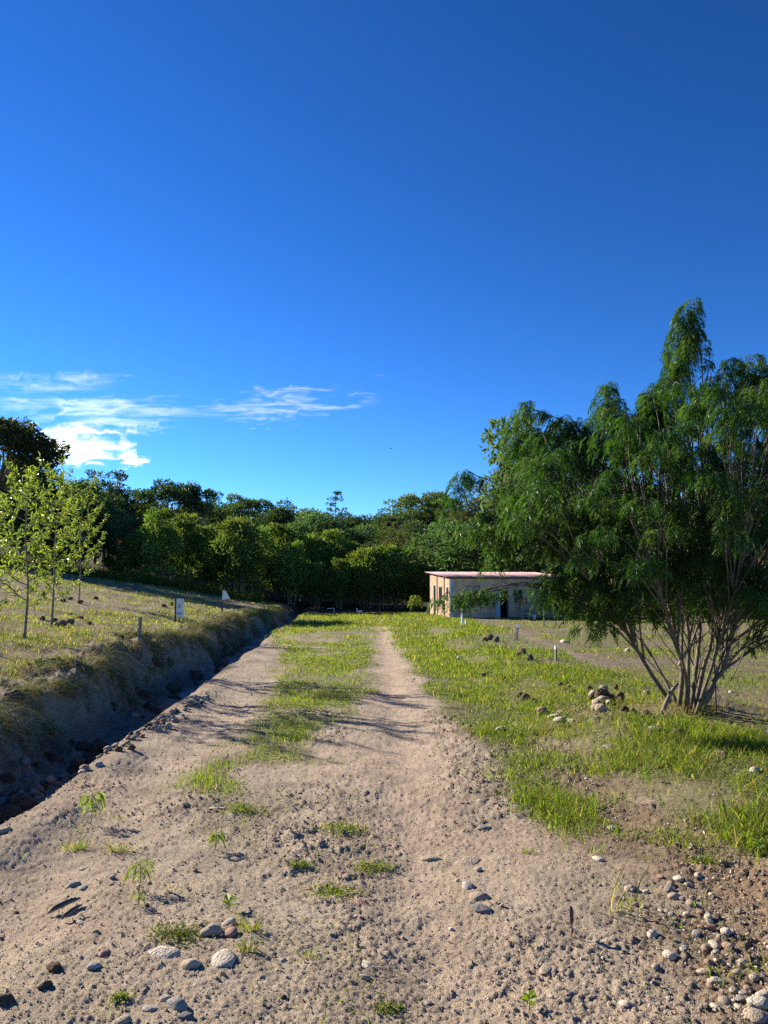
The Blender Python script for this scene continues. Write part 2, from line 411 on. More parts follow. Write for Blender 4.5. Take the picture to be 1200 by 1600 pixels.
def crown(centers, radii, n, leaf, base, var=0.3, squash=0.8, up=0.35, droop=0.2, aspect=0.5):
    centers = np.asarray(centers, float); radii = np.asarray(radii, float)
    w = radii ** 2; k = rng.choice(len(radii), n, p=w / w.sum())
    d = unit(n); d[:, 2] = d[:, 2] * 0.9 + up * 0.6; d /= np.linalg.norm(d, axis=1)[:, None]
    rr = radii[k] * (0.55 + 0.5 * rng.random(n) ** 0.5)
    P = centers[k] + d * rr[:, None] * np.array([1, 1, squash])
    P += rng.normal(size=(n, 3)) * radii[k][:, None] * 0.10
    D = d * 0.8 + unit(n) * 0.9; D[:, 2] += up - droop
    ct = 1 + var * (rng.random(len(radii)) - 0.5) * 1.6
    hue = rng.random((len(radii), 1))
    tc = np.asarray(base)[None, :] * (1 + (hue - 0.5) * np.array([[0.5, 0.15, 0.1]]))
    T = tc[k] * ct[k][:, None] * (1 + var * (rng.random(n)[:, None] - 0.5))
    L = leaf * (0.6 + 0.8 * rng.random(n))
    return cards(P, D, L, L * aspect, T)
def limbs(mb, base, targets, r0, r1=0.02, sides=6, wob=0.1, sag=0.0):
    base = np.asarray(base, float)
    for t in targets:
        t = np.asarray(t, float); m = base * 0.5 + t * 0.5; m[2] += 0.15 * np.linalg.norm(t - base) * (0.4 - sag)
        m += rng.normal(size=3) * wob * np.linalg.norm(t - base) * 0.5
        c = curve([base, m, t], 5); mb.tube(c, np.linspace(r0, r1, len(c)), sides)
def ell(n, rx, ry, rz, c, shell=0.5):
    d = unit(n); r = shell + (1 - shell) * rng.random(n)
    return np.asarray(c) + d * r[:, None] * np.array([rx, ry, rz])

PROTO = {}
def proto(key, trunk_mb, CV, mat=None, bark=None):
    V, Fc, T = CV
    PROTO.setdefault(key, []).append((trunk_mb.mesh('trunk', bark or M_bark, True), mesh_from('crown', V, [Fc], T, False, [mat or M_forest])))
def make_protos():
    for s in range(4):      # round dense broadleaf, 10 m
        c = ell(34, 3.0, 3.0, 3.9, (0, 0, 5.4), 0.45); r = 0.9 + 0.7 * rng.random(34)
        mb = MB(); t = curve([(0, 0, -0.6), (0.1, 0, 1.5), (0.0, 0.1, 3.5), (0.1, 0, 6)], 5); mb.tube(t, np.linspace(0.22, 0.1, len(t)), 8)
        limbs(mb, (0, 0.05, 3.2), c[c[:, 2] > 4][:10], 0.1)
        proto('round', mb, crown(c, r, 8000, 0.36, GREENS[s % 4], 0.5))
    for s in range(3):      # umbrella crown with layered plates, 10 m
        k = 22; a = rng.random(k) * 6.28; q = 3.6 * np.sqrt(rng.random(k))
        c = np.stack([q * np.cos(a), q * np.sin(a), 8.6 - 0.10 * q ** 2 + 0.5 * rng.normal(size=k) - 1.3 * (rng.random(k) < 0.3)], -1); r = 0.8 + 0.6 * rng.random(k)
        mb = MB(); t = curve([(0, 0, -0.6), (0.15, 0.1, 2), (0.05, 0, 4.6)], 5); mb.tube(t, np.linspace(0.25, 0.17, len(t)), 8)
        limbs(mb, (0.05, 0, 4.4), c - np.array([0, 0, 0.4]), 0.1, 0.02)
        proto('umbrella', mb, crown(c, r, 5200, 0.30, GREENS[(s + 1) % 4] * 0.9, 0.5, 0.42, 0.4))
    for s in range(4):      # planted shrub-tree with several thin stems, 5.5 m
        k = 34; c = ell(k, 1.7, 1.7, 2.3, (0, 0, 2.6), 0.5); r = 0.5 + 0.35 * rng.random(k)
        top = ell(9, 1.1, 1.1, 0.5, (0, 0, 4.75), 0.3); c = np.vstack([c, top]); r = np.concatenate([r, 0.32 + 0.2 * rng.random(9)])
        mb = MB()
        for q in range(6):
            a = rng.random() * 6.28; e = c[rng.integers(len(c))]
            t = curve([(0.3 * math.cos(a), 0.3 * math.sin(a), -0.3), (0.5 * math.cos(a), 0.5 * math.sin(a), 1.3), e], 6); mb.tube(t, np.linspace(0.045, 0.015, len(t)), 5)
        proto('shrub', mb, crown(c, r, 7500, 0.23, np.array([0.135, 0.220, 0.052]), 0.45, 1.0, 0.75, 0.0, 0.45), bark=M_bark)
    for s in range(2):      # feathery loose tree, 10 m
        k = 40; c = ell(k, 3.2, 3.2, 4.3, (0, 0, 5.3), 0.4); r = 0.6 + 0.55 * rng.random(k)
        mb = MB(); t = curve([(0, 0, -0.6), (0.2, 0, 2.4), (0.1, 0.2, 5)], 5); mb.tube(t, np.linspace(0.2, 0.12, len(t)), 8)
        limbs(mb, (0.1, 0.1, 3.4), c[:18], 0.07, 0.015)
        proto('feathery', mb, crown(c, r, 6500, 0.30, np.array([0.075, 0.098, 0.042]), 0.45, 0.7, 0.2, 0.5, 0.32))
    # slender emergent with whorls, 10 m
    mb = MB(); t = curve([(0, 0, -0.6), (0.1, 0, 5), (0, 0.05, 10)], 6); mb.tube(t, np.linspace(0.12, 0.02, len(t)), 6)
    c = []; r = []
    for z in np.arange(5.2, 10.1, 0.7):
        for q in range(4):
            a = rng.random() * 6.28; l = (10.8 - z) * 0.36 * (0.5 + 0.5 * rng.random())
            e = np.array([l * math.cos(a), l * math.sin(a), z + 0.25]); c.append(e); r.append(0.24); limbs(mb, (0, 0, z - 0.1), [e], 0.03, 0.01, 4)
    proto('emergent', mb, crown(c, r, 700, 0.28, GREENS[0] * 0.8, 0.3, 0.6))
    # airy tree with bare limbs, 10 m
    mb = MB(); t = curve([(0, 0, -0.6), (0.2, 0, 3), (0, 0.05, 5.5)], 6); mb.tube(t, np.linspace(0.2, 0.1, len(t)), 6)
    c = ell(26, 2.4, 2.4, 2.2, (0, 0, 7.6), 0.7); limbs(mb, (0, 0, 5.3), c, 0.06, 0.012, 4)
    proto('airy', mb, crown(c, np.full(26, 0.42), 1500, 0.24, GREENS[0] * 0.7, 0.3, 0.6))
    # palm, 5 m
    for s in range(2):
        mb = MB(); t = curve([(0, 0, -0.3), (0.1, 0, 1.5), (0.05, 0, 3.2)], 6); mb.tube(t, np.linspace(0.14, 0.1, len(t)), 8)
        P, D, Ls = [], [], []
        for q in range(15):
            a = q * 2.4 + rng.random() * .4; el = 0.2 + 1.1 * rng.random(); ln = 1.9 + 0.5 * rng.random()
            h = np.array([math.cos(a), math.sin(a), 0])
            sv = np.linspace(0, 1, 24)
            pts = np.array([0.05, 0, 3.2]) + h * (ln * np.cos(el) * sv)[:, None] + np.array([0, 0, 1]) * (ln * (math.sin(el) * sv - 0.75 * sv ** 2))[:, None]
            mb.tube(pts[::4], np.linspace(0.025, 0.006, len(pts[::4])), 4)
            side = np.cross(h, [0, 0, 1])
            for sg in (-1, 1):
                P.append(pts[3:]); D.append(np.tile(side * sg + h * 0.5 - np.array([0, 0, 0.5]), (21, 1))); Ls.append(0.55 * np.sin(np.linspace(0.35, 2.8, 21)) + .08)
        P = np.concatenate(P); D = np.concatenate(D) + 0.15 * rng.normal(size=(len(P), 3)); Ls = np.concatenate(Ls)
        proto('palm', mb, cards(P, D, Ls, 0.07, np.array([0.07, 0.10, 0.04]) * (0.8 + 0.4 * rng.random((len(P), 1)))))
make_protos()
PH = dict(round=10.0, umbrella=9.6, shrub=5.4, feathery=10.2, emergent=10.4, airy=10.0, palm=4.4)
LEAFW = dict(round=3.9, umbrella=4.2, shrub=2.2, feathery=3.9, emergent=1.4, airy=2.8, palm=1.9)

ORD = 'first second third fourth fifth sixth seventh eighth ninth tenth eleventh twelfth thirteenth fourteenth fifteenth sixteenth seventeenth eighteenth nineteenth twentieth'.split()
def number_row(group):      # tell the trees of a row apart by their order in it
    T_ = sorted([o for o in COL.objects if o.get('group') == group], key=lambda o: o.location.x / o.location.y)
    rows = {}
    for o in T_: rows.setdefault(o['label'], []).append(o)
    for lab, os_ in rows.items():
        for i, o in enumerate(os_): o['label'] = '%s, %s from the left' % (lab, ORD[i])
def tree(kind, px, top, dist, label, group=None, name=None, cat='tree', wide=1.0, base=None, idx=None):
    x = xat(px, dist); z = float(gz(x, dist)); H = zat(top, dist) - z
    s = H / PH[kind]; P = PROTO[kind]; tm, cm = P[rng.integers(len(P)) if idx is None else idx]
    r = empty(name or kind + '_tree', (x, dist, z), rng.random() * 6.28, (s * wide, s * wide, s))
    tag(r, label, cat, group)
    obj('trunk', tm, r); obj('crown', cm, r)
    return r

# ------------------------------------------------------------------ the wood at the far end
G_SKY = 'trees along the skyline of the wood'
L_SKY = 'dark round-crowned tree on the skyline ridge of the wood'
for px, top, d in [(150, 752, 78), (172, 748, 84), (205, 772, 88), (315, 776, 98), (345, 780, 104), (375, 784, 110),
                   (405, 796, 108), (462, 797, 118), (497, 790, 112), (545, 795, 122), (578, 797, 118),
                   (612, 792, 115), (640, 778, 120), (688, 776, 118), (705, 790, 104), (725, 778, 110), (770, 770, 110), (120, 768, 72)]:
    tree('round', px, top, d, L_SKY, G_SKY, 'skyline_tree', wide=1.0 + 0.3 * rng.random())
G_FILL = 'crowns filling the skyline between the taller trees'
for px, top, d in [(228, 782, 92), (250, 778, 96), (288, 782, 95), (302, 788, 100), (425, 793, 112), (480, 797, 116), (532, 801, 118), (562, 802, 120), (596, 800, 119), (670, 786, 114)]:
    tree('round', px, top, d, 'lower dark crown filling a dip of the skyline', G_FILL, 'skyline_tree', wide=1.2)
tree('umbrella', 268, 752, 90, 'spreading umbrella-crowned tree on the skyline left of the track', None, 'umbrella_tree', wide=1.1, idx=0)
tree('umbrella', 318, 758, 92, 'flat plate-like branch of canopy rising just right of the spreading umbrella tree', None, 'umbrella_tree', wide=0.6, idx=1)
tree('umbrella', 385, 772, 100, 'low layered umbrella tree where the skyline dips', None, 'umbrella_tree', wide=1.0, idx=2)
tree('umbrella', 655, 768, 112, 'broad umbrella tree cresting the wood left of the house', None, 'umbrella_tree', wide=1.1, idx=1)
tree('airy', 163, 728, 80, 'thin airy tree with bare limbs above the left skyline', None, 'airy_tree')
tree('emergent', 524, 762, 110, 'slender pole-like tree poking above the middle of the skyline', None, 'emergent_tree')
tree('round', 436, 779, 106, 'rounded treetop beside the skyline dip in the middle', None, 'round_tree')
G_MID = 'trees standing on the slope of the wood'
L_MID = 'dark mid-slope tree between the skyline and the planted shrub trees'
for px, top, d in [(190, 800, 74), (235, 795, 76), (285, 800, 78), (330, 805, 80), (370, 812, 84), (410, 815, 82), (445, 812, 86), (485, 792, 90),
                   (520, 808, 92), (555, 815, 88), (590, 812, 94), (625, 815, 90), (660, 808, 95), (690, 815, 86), (720, 805, 84), (600, 840, 78),
                   (650, 845, 76), (690, 850, 74), (560, 838, 80), (720, 850, 72)]:
    tree(['round', 'round', 'feathery'][rng.integers(3)], px, top, d, L_MID, G_MID, 'slope_tree', wide=1.1 + 0.3 * rng.random())
tree('palm', 655, 855, 70, 'small palm with pale hanging fronds in the dark wood', None, 'palm_tree', 'palm')
tree('palm', 622, 800, 100, 'palm crown showing among the treetops left of the umbrella tree', None, 'palm_tree', 'palm')
G_SH = 'planted shrub trees along the front of the wood'
for px, top, d in [(178, 822, 62), (212, 812, 63), (250, 806, 64), (290, 810, 65), (328, 816, 66), (365, 822, 66), (400, 828, 67), (432, 834, 67), (462, 842, 67)]:
    tree('shrub', px + 6 * rng.normal(), top + 12 * rng.normal(), d + 2.5 * rng.normal(), 'bushy planted tree in the long row behind the left field', G_SH, 'shrub_tree', wide=0.85 + 0.4 * rng.random())
for px, top, d in [(492, 838, 70), (520, 833, 71), (545, 846, 71)]:
    tree('shrub', px, top, d, 'sunlit yellow-green shrub tree at the middle of the row', G_SH, 'shrub_tree', wide=1.0)
for px, top, d, l in [(497, 880, 66, 'low dark shrub tree in front of the row, left one of a pair'), (531, 874, 65, 'low leafy shrub tree with a thin pale stem, right one of a pair')]:
    tree('shrub', px, top, d, l, None, 'shrub_tree', wide=0.8)
for px, top, d in [(572, 858, 66), (598, 854, 66), (625, 860, 66)]:
    tree('shrub', px, top, d, 'broad shrub tree with visible stems between the row and the house', G_SH, 'shrub_tree', wide=1.25)
tree('shrub', 655, 880, 66, 'small shrub tree close beside the left end of the house', None, 'shrub_tree')
G_FR = 'dark trees behind the left field'
for px, top, d in [(-70, 690, 56), (-35, 745, 50), (35, 715, 60), (75, 720, 64), (105, 742, 66), (-15, 800, 48), (135, 778, 62), (60, 790, 55), (105, 815, 54)]:
    tree('round', px, top, d, 'dark leafy tree crowding below the big drooping tree at left', G_FR, 'left_tree'.replace('left_', 'dark_'), wide=1.15)
def big_tree():
    d = 52; x = xat(-12, d); z = float(gz(x, d)); H = zat(640, d) - z
    r = empty('drooping_tree', (x, d, z)); tag(r, 'tallest dark tree at the left edge with a drooping domed crown', 'tree')
    k = 46; a = rng.random(k) * 6.28; q = 4.0 * np.sqrt(rng.random(k))
    c = np.stack([q * np.cos(a), q * np.sin(a), H - 0.9 - 0.11 * q ** 2 - 2.3 * rng.random(k) ** 2], -1); rr = 0.65 + 0.45 * rng.random(k)
    hang = [(3.5, -0.3, H - 2.9), (3.7, 0.2, H - 3.5), (3.0, -0.5, H - 5), (2.5, 0, H - 5.8), (1.5, .5, H - 6.5), (-2, 0, H - 5), (-3, .3, H - 6), (0, .5, H - 6.8), (3.2, 0.5, H - 6.6), (3.4, 0, H - 7.6)]
    c = np.vstack([c, hang]); rr = np.concatenate([rr, np.full(len(hang), 0.62)])
    mb = MB(); t = curve([(0, 0, -0.6), (0.3, 0, 4), (0.1, 0, H - 5.5)], 6); mb.tube(t, np.linspace(0.38, 0.22, len(t)), 9)
    limbs(mb, (0.1, 0, H - 5.8), c[::2], 0.11, 0.02)
    V, Fc, T = crown(c, rr, 9000, 0.30, np.array([0.05, 0.07, 0.028]), 0.4, 0.6, 0.1, 0.5)
    mb.build('trunk', M_bark, r, True); obj('crown', mesh_from('crown', V, [Fc], T, False, [M_forest]), r)
big_tree()
# right side, behind the house and the feathery tree
G_RT = 'trees behind the right field'
tree('round', 832, 634, 58, 'tall dark tree standing behind the house with its top against the sky', None, 'tall_tree', wide=0.8, idx=1)
tree('feathery', 815, 690, 60, 'loose grey-green tree leaning below the tall dark tree', None, 'feathery_tree', wide=0.8)
tree('feathery', 762, 732, 64, 'feathery treetop left of the tall dark tree', None, 'feathery_tree', wide=0.8)
tree('feathery', 728, 770, 66, 'pale feathery tree above the left end of the house roof', None, 'feathery_tree', wide=0.8)
for px, top, d in [(700, 800, 66), (745, 800, 62), (790, 790, 60), (850, 760, 58), (900, 740, 54), (945, 770, 52), (985, 730, 55), (1035, 760, 50), (1080, 720, 54), (1130, 760, 50), (1180, 720, 52), (1240, 730, 50), (1300, 720, 50)]:
    tree('round', px, top, d, 'dark tree massed behind the right field', G_RT, 'backdrop_tree', wide=1.15)
for px, top, d in [(880, 905, 44), (925, 895, 43), (965, 905, 42), (1010, 895, 42), (1055, 905, 41), (1100, 895, 41), (1150, 905, 40), (1200, 895, 40), (1250, 900, 40)]:
    tree('shrub', px, top, d, 'low dark bush along the far edge of the right field', 'bushes along the right field', 'bush', 'bush', wide=1.5)

for g_ in (G_FILL, G_SKY, G_MID, G_SH, G_FR, G_RT, 'bushes along the right field'): number_row(g_)

# ------------------------------------------------------------------ clouds
def cloud_mat(name, scale, stretch, lo, hi, seed, opac):
    m, nt, N, L, out = mat_base(name)
    tc = N.new('ShaderNodeTexCoord'); mp = N.new('ShaderNodeMapping'); mp.inputs['Scale'].default_value = stretch
    mp.inputs['Location'].default_value = (seed, seed * 0.7, 0)
    L.new(tc.outputs['Generated'], mp.inputs['Vector'])
    nz = N.new('ShaderNodeTexNoise'); nz.inputs['Scale'].default_value = scale; nz.inputs['Detail'].default_value = 5; nz.inputs['Roughness'].default_value = 0.5
    nz.inputs['Distortion'].default_value = 0.6
    L.new(mp.outputs[0], nz.inputs['Vector'])
    at_ = N.new('ShaderNodeAttribute'); at_.attribute_name = 'tint'      # fades out towards the margin of the cloud
    sub = N.new('ShaderNodeMath'); sub.operation = 'MULTIPLY_ADD'; sub.inputs[1].default_value = 0.55
    sp = N.new('ShaderNodeSeparateColor'); L.new(at_.outputs['Color'], sp.inputs[0])
    L.new(sp.outputs[0], sub.inputs[0])
    am = N.new('ShaderNodeMath'); am.operation = 'MULTIPLY_ADD'; am.inputs[1].default_value = 1.9; am.inputs[2].default_value = -0.95
    L.new(nz.outputs[0], am.inputs[0]); L.new(am.outputs[0], sub.inputs[2])
    mr = N.new('ShaderNodeMapRange'); mr.interpolation_type = 'SMOOTHSTEP'
    mr.inputs[1].default_value = lo; mr.inputs[2].default_value = hi; mr.inputs[3].default_value = 0; mr.inputs[4].default_value = opac
    L.new(sub.outputs[0], mr.inputs[0])
    d = N.new('ShaderNodeBsdfDiffuse'); d.inputs[0].default_value = (0.95, 0.95, 0.95, 1)
    t = N.new('ShaderNodeBsdfTranslucent'); t.inputs[0].default_value = (0.98, 0.98, 0.98, 1)
    ad = N.new('ShaderNodeAddShader'); L.new(d.outputs[0], ad.inputs[0]); L.new(t.outputs[0], ad.inputs[1])
    tr = N.new('ShaderNodeBsdfTransparent'); mx = N.new('ShaderNodeMixShader')
    L.new(mr.outputs[0], mx.inputs[0]); L.new(tr.outputs[0], mx.inputs[1]); L.new(ad.outputs[0], mx.inputs[2])
    L.new(mx.outputs[0], out.inputs['Surface'])
    return m
def cloud(name, label, px0, px1, py0, py1, slant, alt, mat, wob, cat='cloud', hump=0.0, cu=0.5):
    """a gently rolling layer of cloud at its real altitude, covering a stretch of sky"""
    nu, nv = 60, 24
    u, v = np.meshgrid(np.linspace(0, 1, nu), np.linspace(0, 1, nv), indexing='ij')
    px = px0 + (px1 - px0) * u; py = py1 + (py0 - py1) * v + slant * (u - 0.5)
    a = (px - 600) / F; b = (800 - py) / F
    el = (SP + b * CP); fy = CP - b * SP
    t = (alt - CAM_H) / el
    x, y = a * t, fy * t
    z = alt + wob * fbm(u * 5, v * 2.2, 301, 3)
    e = np.clip(1 - ((u - cu) / np.where(u < cu, cu, 1 - cu)) ** 2 - ((v - 0.5) / 0.5) ** 2, 0, 1) ** 0.8
    z = z + hump * e
    c0 = np.array([x.mean(), y.mean(), alt])
    V = np.stack([x, y, z], -1).reshape(-1, 3) - c0
    i = np.arange(nu - 1)[:, None] * nv; j = np.arange(nv - 1)[None, :]
    Q = np.stack([i + j, i + nv + j, i + nv + j + 1, i + j + 1], -1).reshape(-1, 4)
    me = mesh_from(name, V, [Q], np.repeat(e.reshape(-1, 1), 3, 1), True, [mat])
    tag(obj(name, me, None, tuple(c0)), label, cat)
cloud('wispy_cloud', 'long thin wisp of cirrus running level right of the other clouds', 315, 600, 595, 668, -22, 1700, cloud_mat('cirrus', 3.2, (1.0, 3.2, 1), 0.22, 0.95, 3.3, 0.34), 12, cu=0.35)
cloud('wispy_cloud', 'faint feathery streak of cirrus highest above the left treetops', -60, 240, 575, 665, 12, 1700, cloud_mat('cirrus_high', 2.6, (1.0, 2.8, 1), 0.2, 1.0, 9.1, 0.3), 12)
cloud('wispy_cloud', 'hazy veil of cirrus just above the bright white cloud', 70, 400, 618, 682, -6, 1600, cloud_mat('cirrus_veil', 2.4, (1.0, 2.6, 1), 0.15, 1.0, 15.7, 0.3), 12, cu=0.4)
cloud('white_cloud', 'bright white puffy cloud beside the drooping tree at left', 40, 214, 658, 732, 6, 1300, cloud_mat('cumulus', 2.6, (1.0, 1.8, 1), 0.0, 0.62, 21.9, 0.92), 14, hump=-12, cu=0.32)
cloud('small_cloud', 'tiny scrap of white cloud low over the left skyline', 186, 236, 712, 730, -3, 1250, cloud_mat('scrap', 2.0, (1.0, 1.8, 1), 0.1, 0.6, 27.2, 0.85), 3)

# ------------------------------------------------------------------ house
def build_house():
    d0 = 46.6
    x0, y0 = xat(703, d0), d0
    z0 = float(gz(x0, y0)) - 0.02
    rz = R(8.5)
    h = empty('house', (x0, y0, z0), rz)
    tag(h, 'small single-storey block house with a pink corrugated roof behind the branches', 'house')
    W, D, H, HB, T = 7.4, 6.0, 2.42, 2.83, 0.15
    plaster = solid('worn_plaster', (0.55, 0.37, 0.235), 0.9, 2.2, 0.25, bump=(30, 0.5, 0.01))
    cream = solid('side_plaster', (0.38, 0.26, 0.18), 0.9, 3.0, 0.35, bump=(18, 0.6, 0.015))
    roofm = solid('faded_pink_roof', (0.46, 0.29, 0.29), 0.55, 3.0, 0.2, rand=0.12, spec=0.4)
    teal = solid('teal_paint', (0.045, 0.17, 0.17), 0.6, 5, 0.2)
    glass = solid('dark_pane', (0.02, 0.035, 0.04), 0.15, spec=0.6)
    pale = solid('pale_blue_paint', (0.33, 0.41, 0.46), 0.7, 4, 0.2)
    dark = solid('dark_room', (0.03, 0.028, 0.025), 0.95)
    timber = solid('roof_timber', (0.14, 0.09, 0.06), 0.9, 6, 0.3)
    def xf(px): return (px - 703) / (843 - 703) * 5.45
    def zf(py): return (960 - py) / 60.0 * H * 0.985
    # front wall with openings: window, door, window
    ops = [(xf(728), xf(750), zf(925), zf(911), 'w'), (xf(782), xf(794), 0.0, zf(917), 'd'), (xf(804), xf(819), zf(937), zf(917), 'w')]
    mb = MB(); x = 0.0
    for a, b, c, e, k in ops:
        mb.box((x, 0, -0.3), (a, T, H))
        if c > 0: mb.box((a, 0, -0.3), (b, T, c))
        else: mb.box((a, 0, -0.3), (b, T, -0.02))
        mb.box((a, 0, e), (b, T, H)); x = b
    mb.box((x, 0, -0.3), (W, T, H)); mb.build('front_wall', plaster, h)
    for a, b, c, e, k in ops:
        if k == 'w':
            w = MB(); f = 0.06
            w.box((a, 0.04, c), (a + f, 0.12, e)); w.box((b - f, 0.04, c), (b, 0.12, e)); w.box((a + f, 0.04, e - f), (b - f, 0.12, e)); w.box((a + f, 0.04, c), (b - f, 0.12, c + f))
            m = (a + b) / 2; w.box((m - 0.025, 0.045, c + f), (m + 0.025, 0.115, e - f))
            wf = w.build('window', teal, h)
            for (p, q) in ((a + f, m - 0.025), (m + 0.025, b - f)):
                MB().box((p, 0.075, c + f), (q, 0.085, e - f)).build('pane', glass, wf)
            MB().box((a - 0.06, -0.05, c - 0.07), (b + 0.06, -0.002, c)).build('sill', plaster, wf)
    a, b, c, e, k = ops[1]
    dl = MB().box((a - 0.30, -0.05, -0.02), (a - 0.01, -0.005, e)).build('door', pale, h)
    dl['label'] = 'pale blue door leaf folded back beside the dark opening'
    MB().box((a - 0.06, -0.075, 0.95), (a - 0.03, -0.05, 1.05)).build('handle', dark, dl)
    df = MB(); df.box((b, -0.02, -0.02), (b + 0.05, 0.1, e)); df.box((a - 0.01, -0.02, e), (b + 0.05, 0.1, e + 0.05)); df.build('door_frame', teal, h)
    MB().box((a - 0.5, 1.6, -0.2), (b + 0.5, 1.7, H - 0.1)).build('inner_wall', dark, h)  # panel behind the doorway; the room's shade is put into its near-black colour
    # side walls rise with the roof
    def side(xa, xb, nm, mat, openings=()):
        mb = MB(); y = 0.15 if openings else 0.15
        def seg(ya, yb, za, zb=None):
            ta = H + (HB - H) * ya / D; tb = H + (HB - H) * yb / D
            if zb is not None: ta = tb = zb
            V = [[xa, ya, za], [xb, ya, za], [xb, yb, za], [xa, yb, za], [xa, ya, ta], [xb, ya, ta], [xb, yb, tb], [xa, yb, tb]]
            mb.add(V, [np.array([[3,2,1,0],[4,5,6,7],[0,1,5,4],[1,2,6,5],[2,3,7,6],[3,0,4,7]])])
        for ya, yb, za, zb in openings:
            seg(y, ya, -0.3); seg(ya, yb, -0.3, za); seg(ya, yb, zb); y = yb
        seg(y, D, -0.3)
        return mb.build(nm, mat, h)
    so_ = [(0.55, 1.15, 1.0, 1.85), (2.3, 3.3, 0.8, 1.9), (4.0, 4.9, 0.03, 2.0)]
    side(0.0, T, 'side_wall', cream, so_); side(W - T, W, 'side_wall', plaster)
    MB().box((T, D - T, -0.3), (W - T, D, HB - 0.02)).build('back_wall', plaster, h)
    for ya, yb, za, zb in so_:
        w = MB(); f = 0.05
        w.box((0.03, ya, za), (0.1, ya + f, zb)); w.box((0.03, yb - f, za), (0.1, yb, zb)); w.box((0.03, ya + f, zb - f), (0.1, yb - f, zb)); w.box((0.03, ya + f, za), (0.1, yb - f, za + f))
        wf = w.build('window', teal, h); MB().box((0.06, ya + f, za + f), (0.07, yb - f, zb - f)).build('pane', glass, wf)
    # pilasters on the sunlit side
    for yy in (0.05, 1.6, 3.65):
        MB().box((-0.06, yy, -0.3), (-0.003, yy + 0.28, H + (HB - H) * yy / D - 0.03)).build('pilaster', cream, h)
    MB().box((-0.02, -0.03, -0.3), (0.16, -0.003, H - 0.02)).build('corner_post', pale, h)
    # corrugated sheets, each one its own piece
    sw = 0.86; n = int((W + 0.7) / sw)
    sl = (HB - H) / D
    nx = 25
    xs = np.linspace(0, sw + 0.04, nx); ysn = np.array([-0.35, D / 2, D + 0.3])
    zz = 0.028 * np.sin(xs / sw * 2 * math.pi * 6)
    V = []
    for off in (0, -0.012):
        for yv in ysn: V += [[xv, yv, H + sl * yv + zv + 0.07 + off] for xv, zv in zip(xs, zz)]
    V = np.array(V); Q = []
    for o_ in range(2):
        for r_ in range(2):
            for c_ in range(nx - 1):
                k = o_ * 3 * nx + r_ * nx + c_; q = [k, k + 1, k + nx + 1, k + nx]
                Q.append(q if o_ == 0 else q[::-1])
    for c_ in range(nx - 1):
        Q.append([c_, 3 * nx + c_, 3 * nx + c_ + 1, c_ + 1]); k = 2 * nx + c_; Q.append([k, k + 1, 3 * nx + k + 1, 3 * nx + k])
    sheet = mesh_from('roof_sheet', V, [np.array(Q)], None, True, [roofm])
    rf = MB()
    for yv in (-0.1, 2.0, 4.0, 5.9): rf.box((-0.25, yv, H + sl * yv - 0.055), (W + 0.4, yv + 0.06, H + sl * yv + 0.02))
    roof = rf.build('roof', timber, h)
    for k in range(n):
        obj('roof_sheet', sheet, roof, (-0.3 + k * sw, 0, 0.006 * (k % 2)))
    return h, xf
house, _xf = build_house()
HM = Matrix.Translation(house.location) @ Matrix.Rotation(R(8.5), 4, 'Z')
def near_house(px, off):     # a spot on the ground in front of the house wall
    p = HM @ Vector((_xf(px), -off, 0)); return p.x, p.y, float(gz(p.x, p.y))

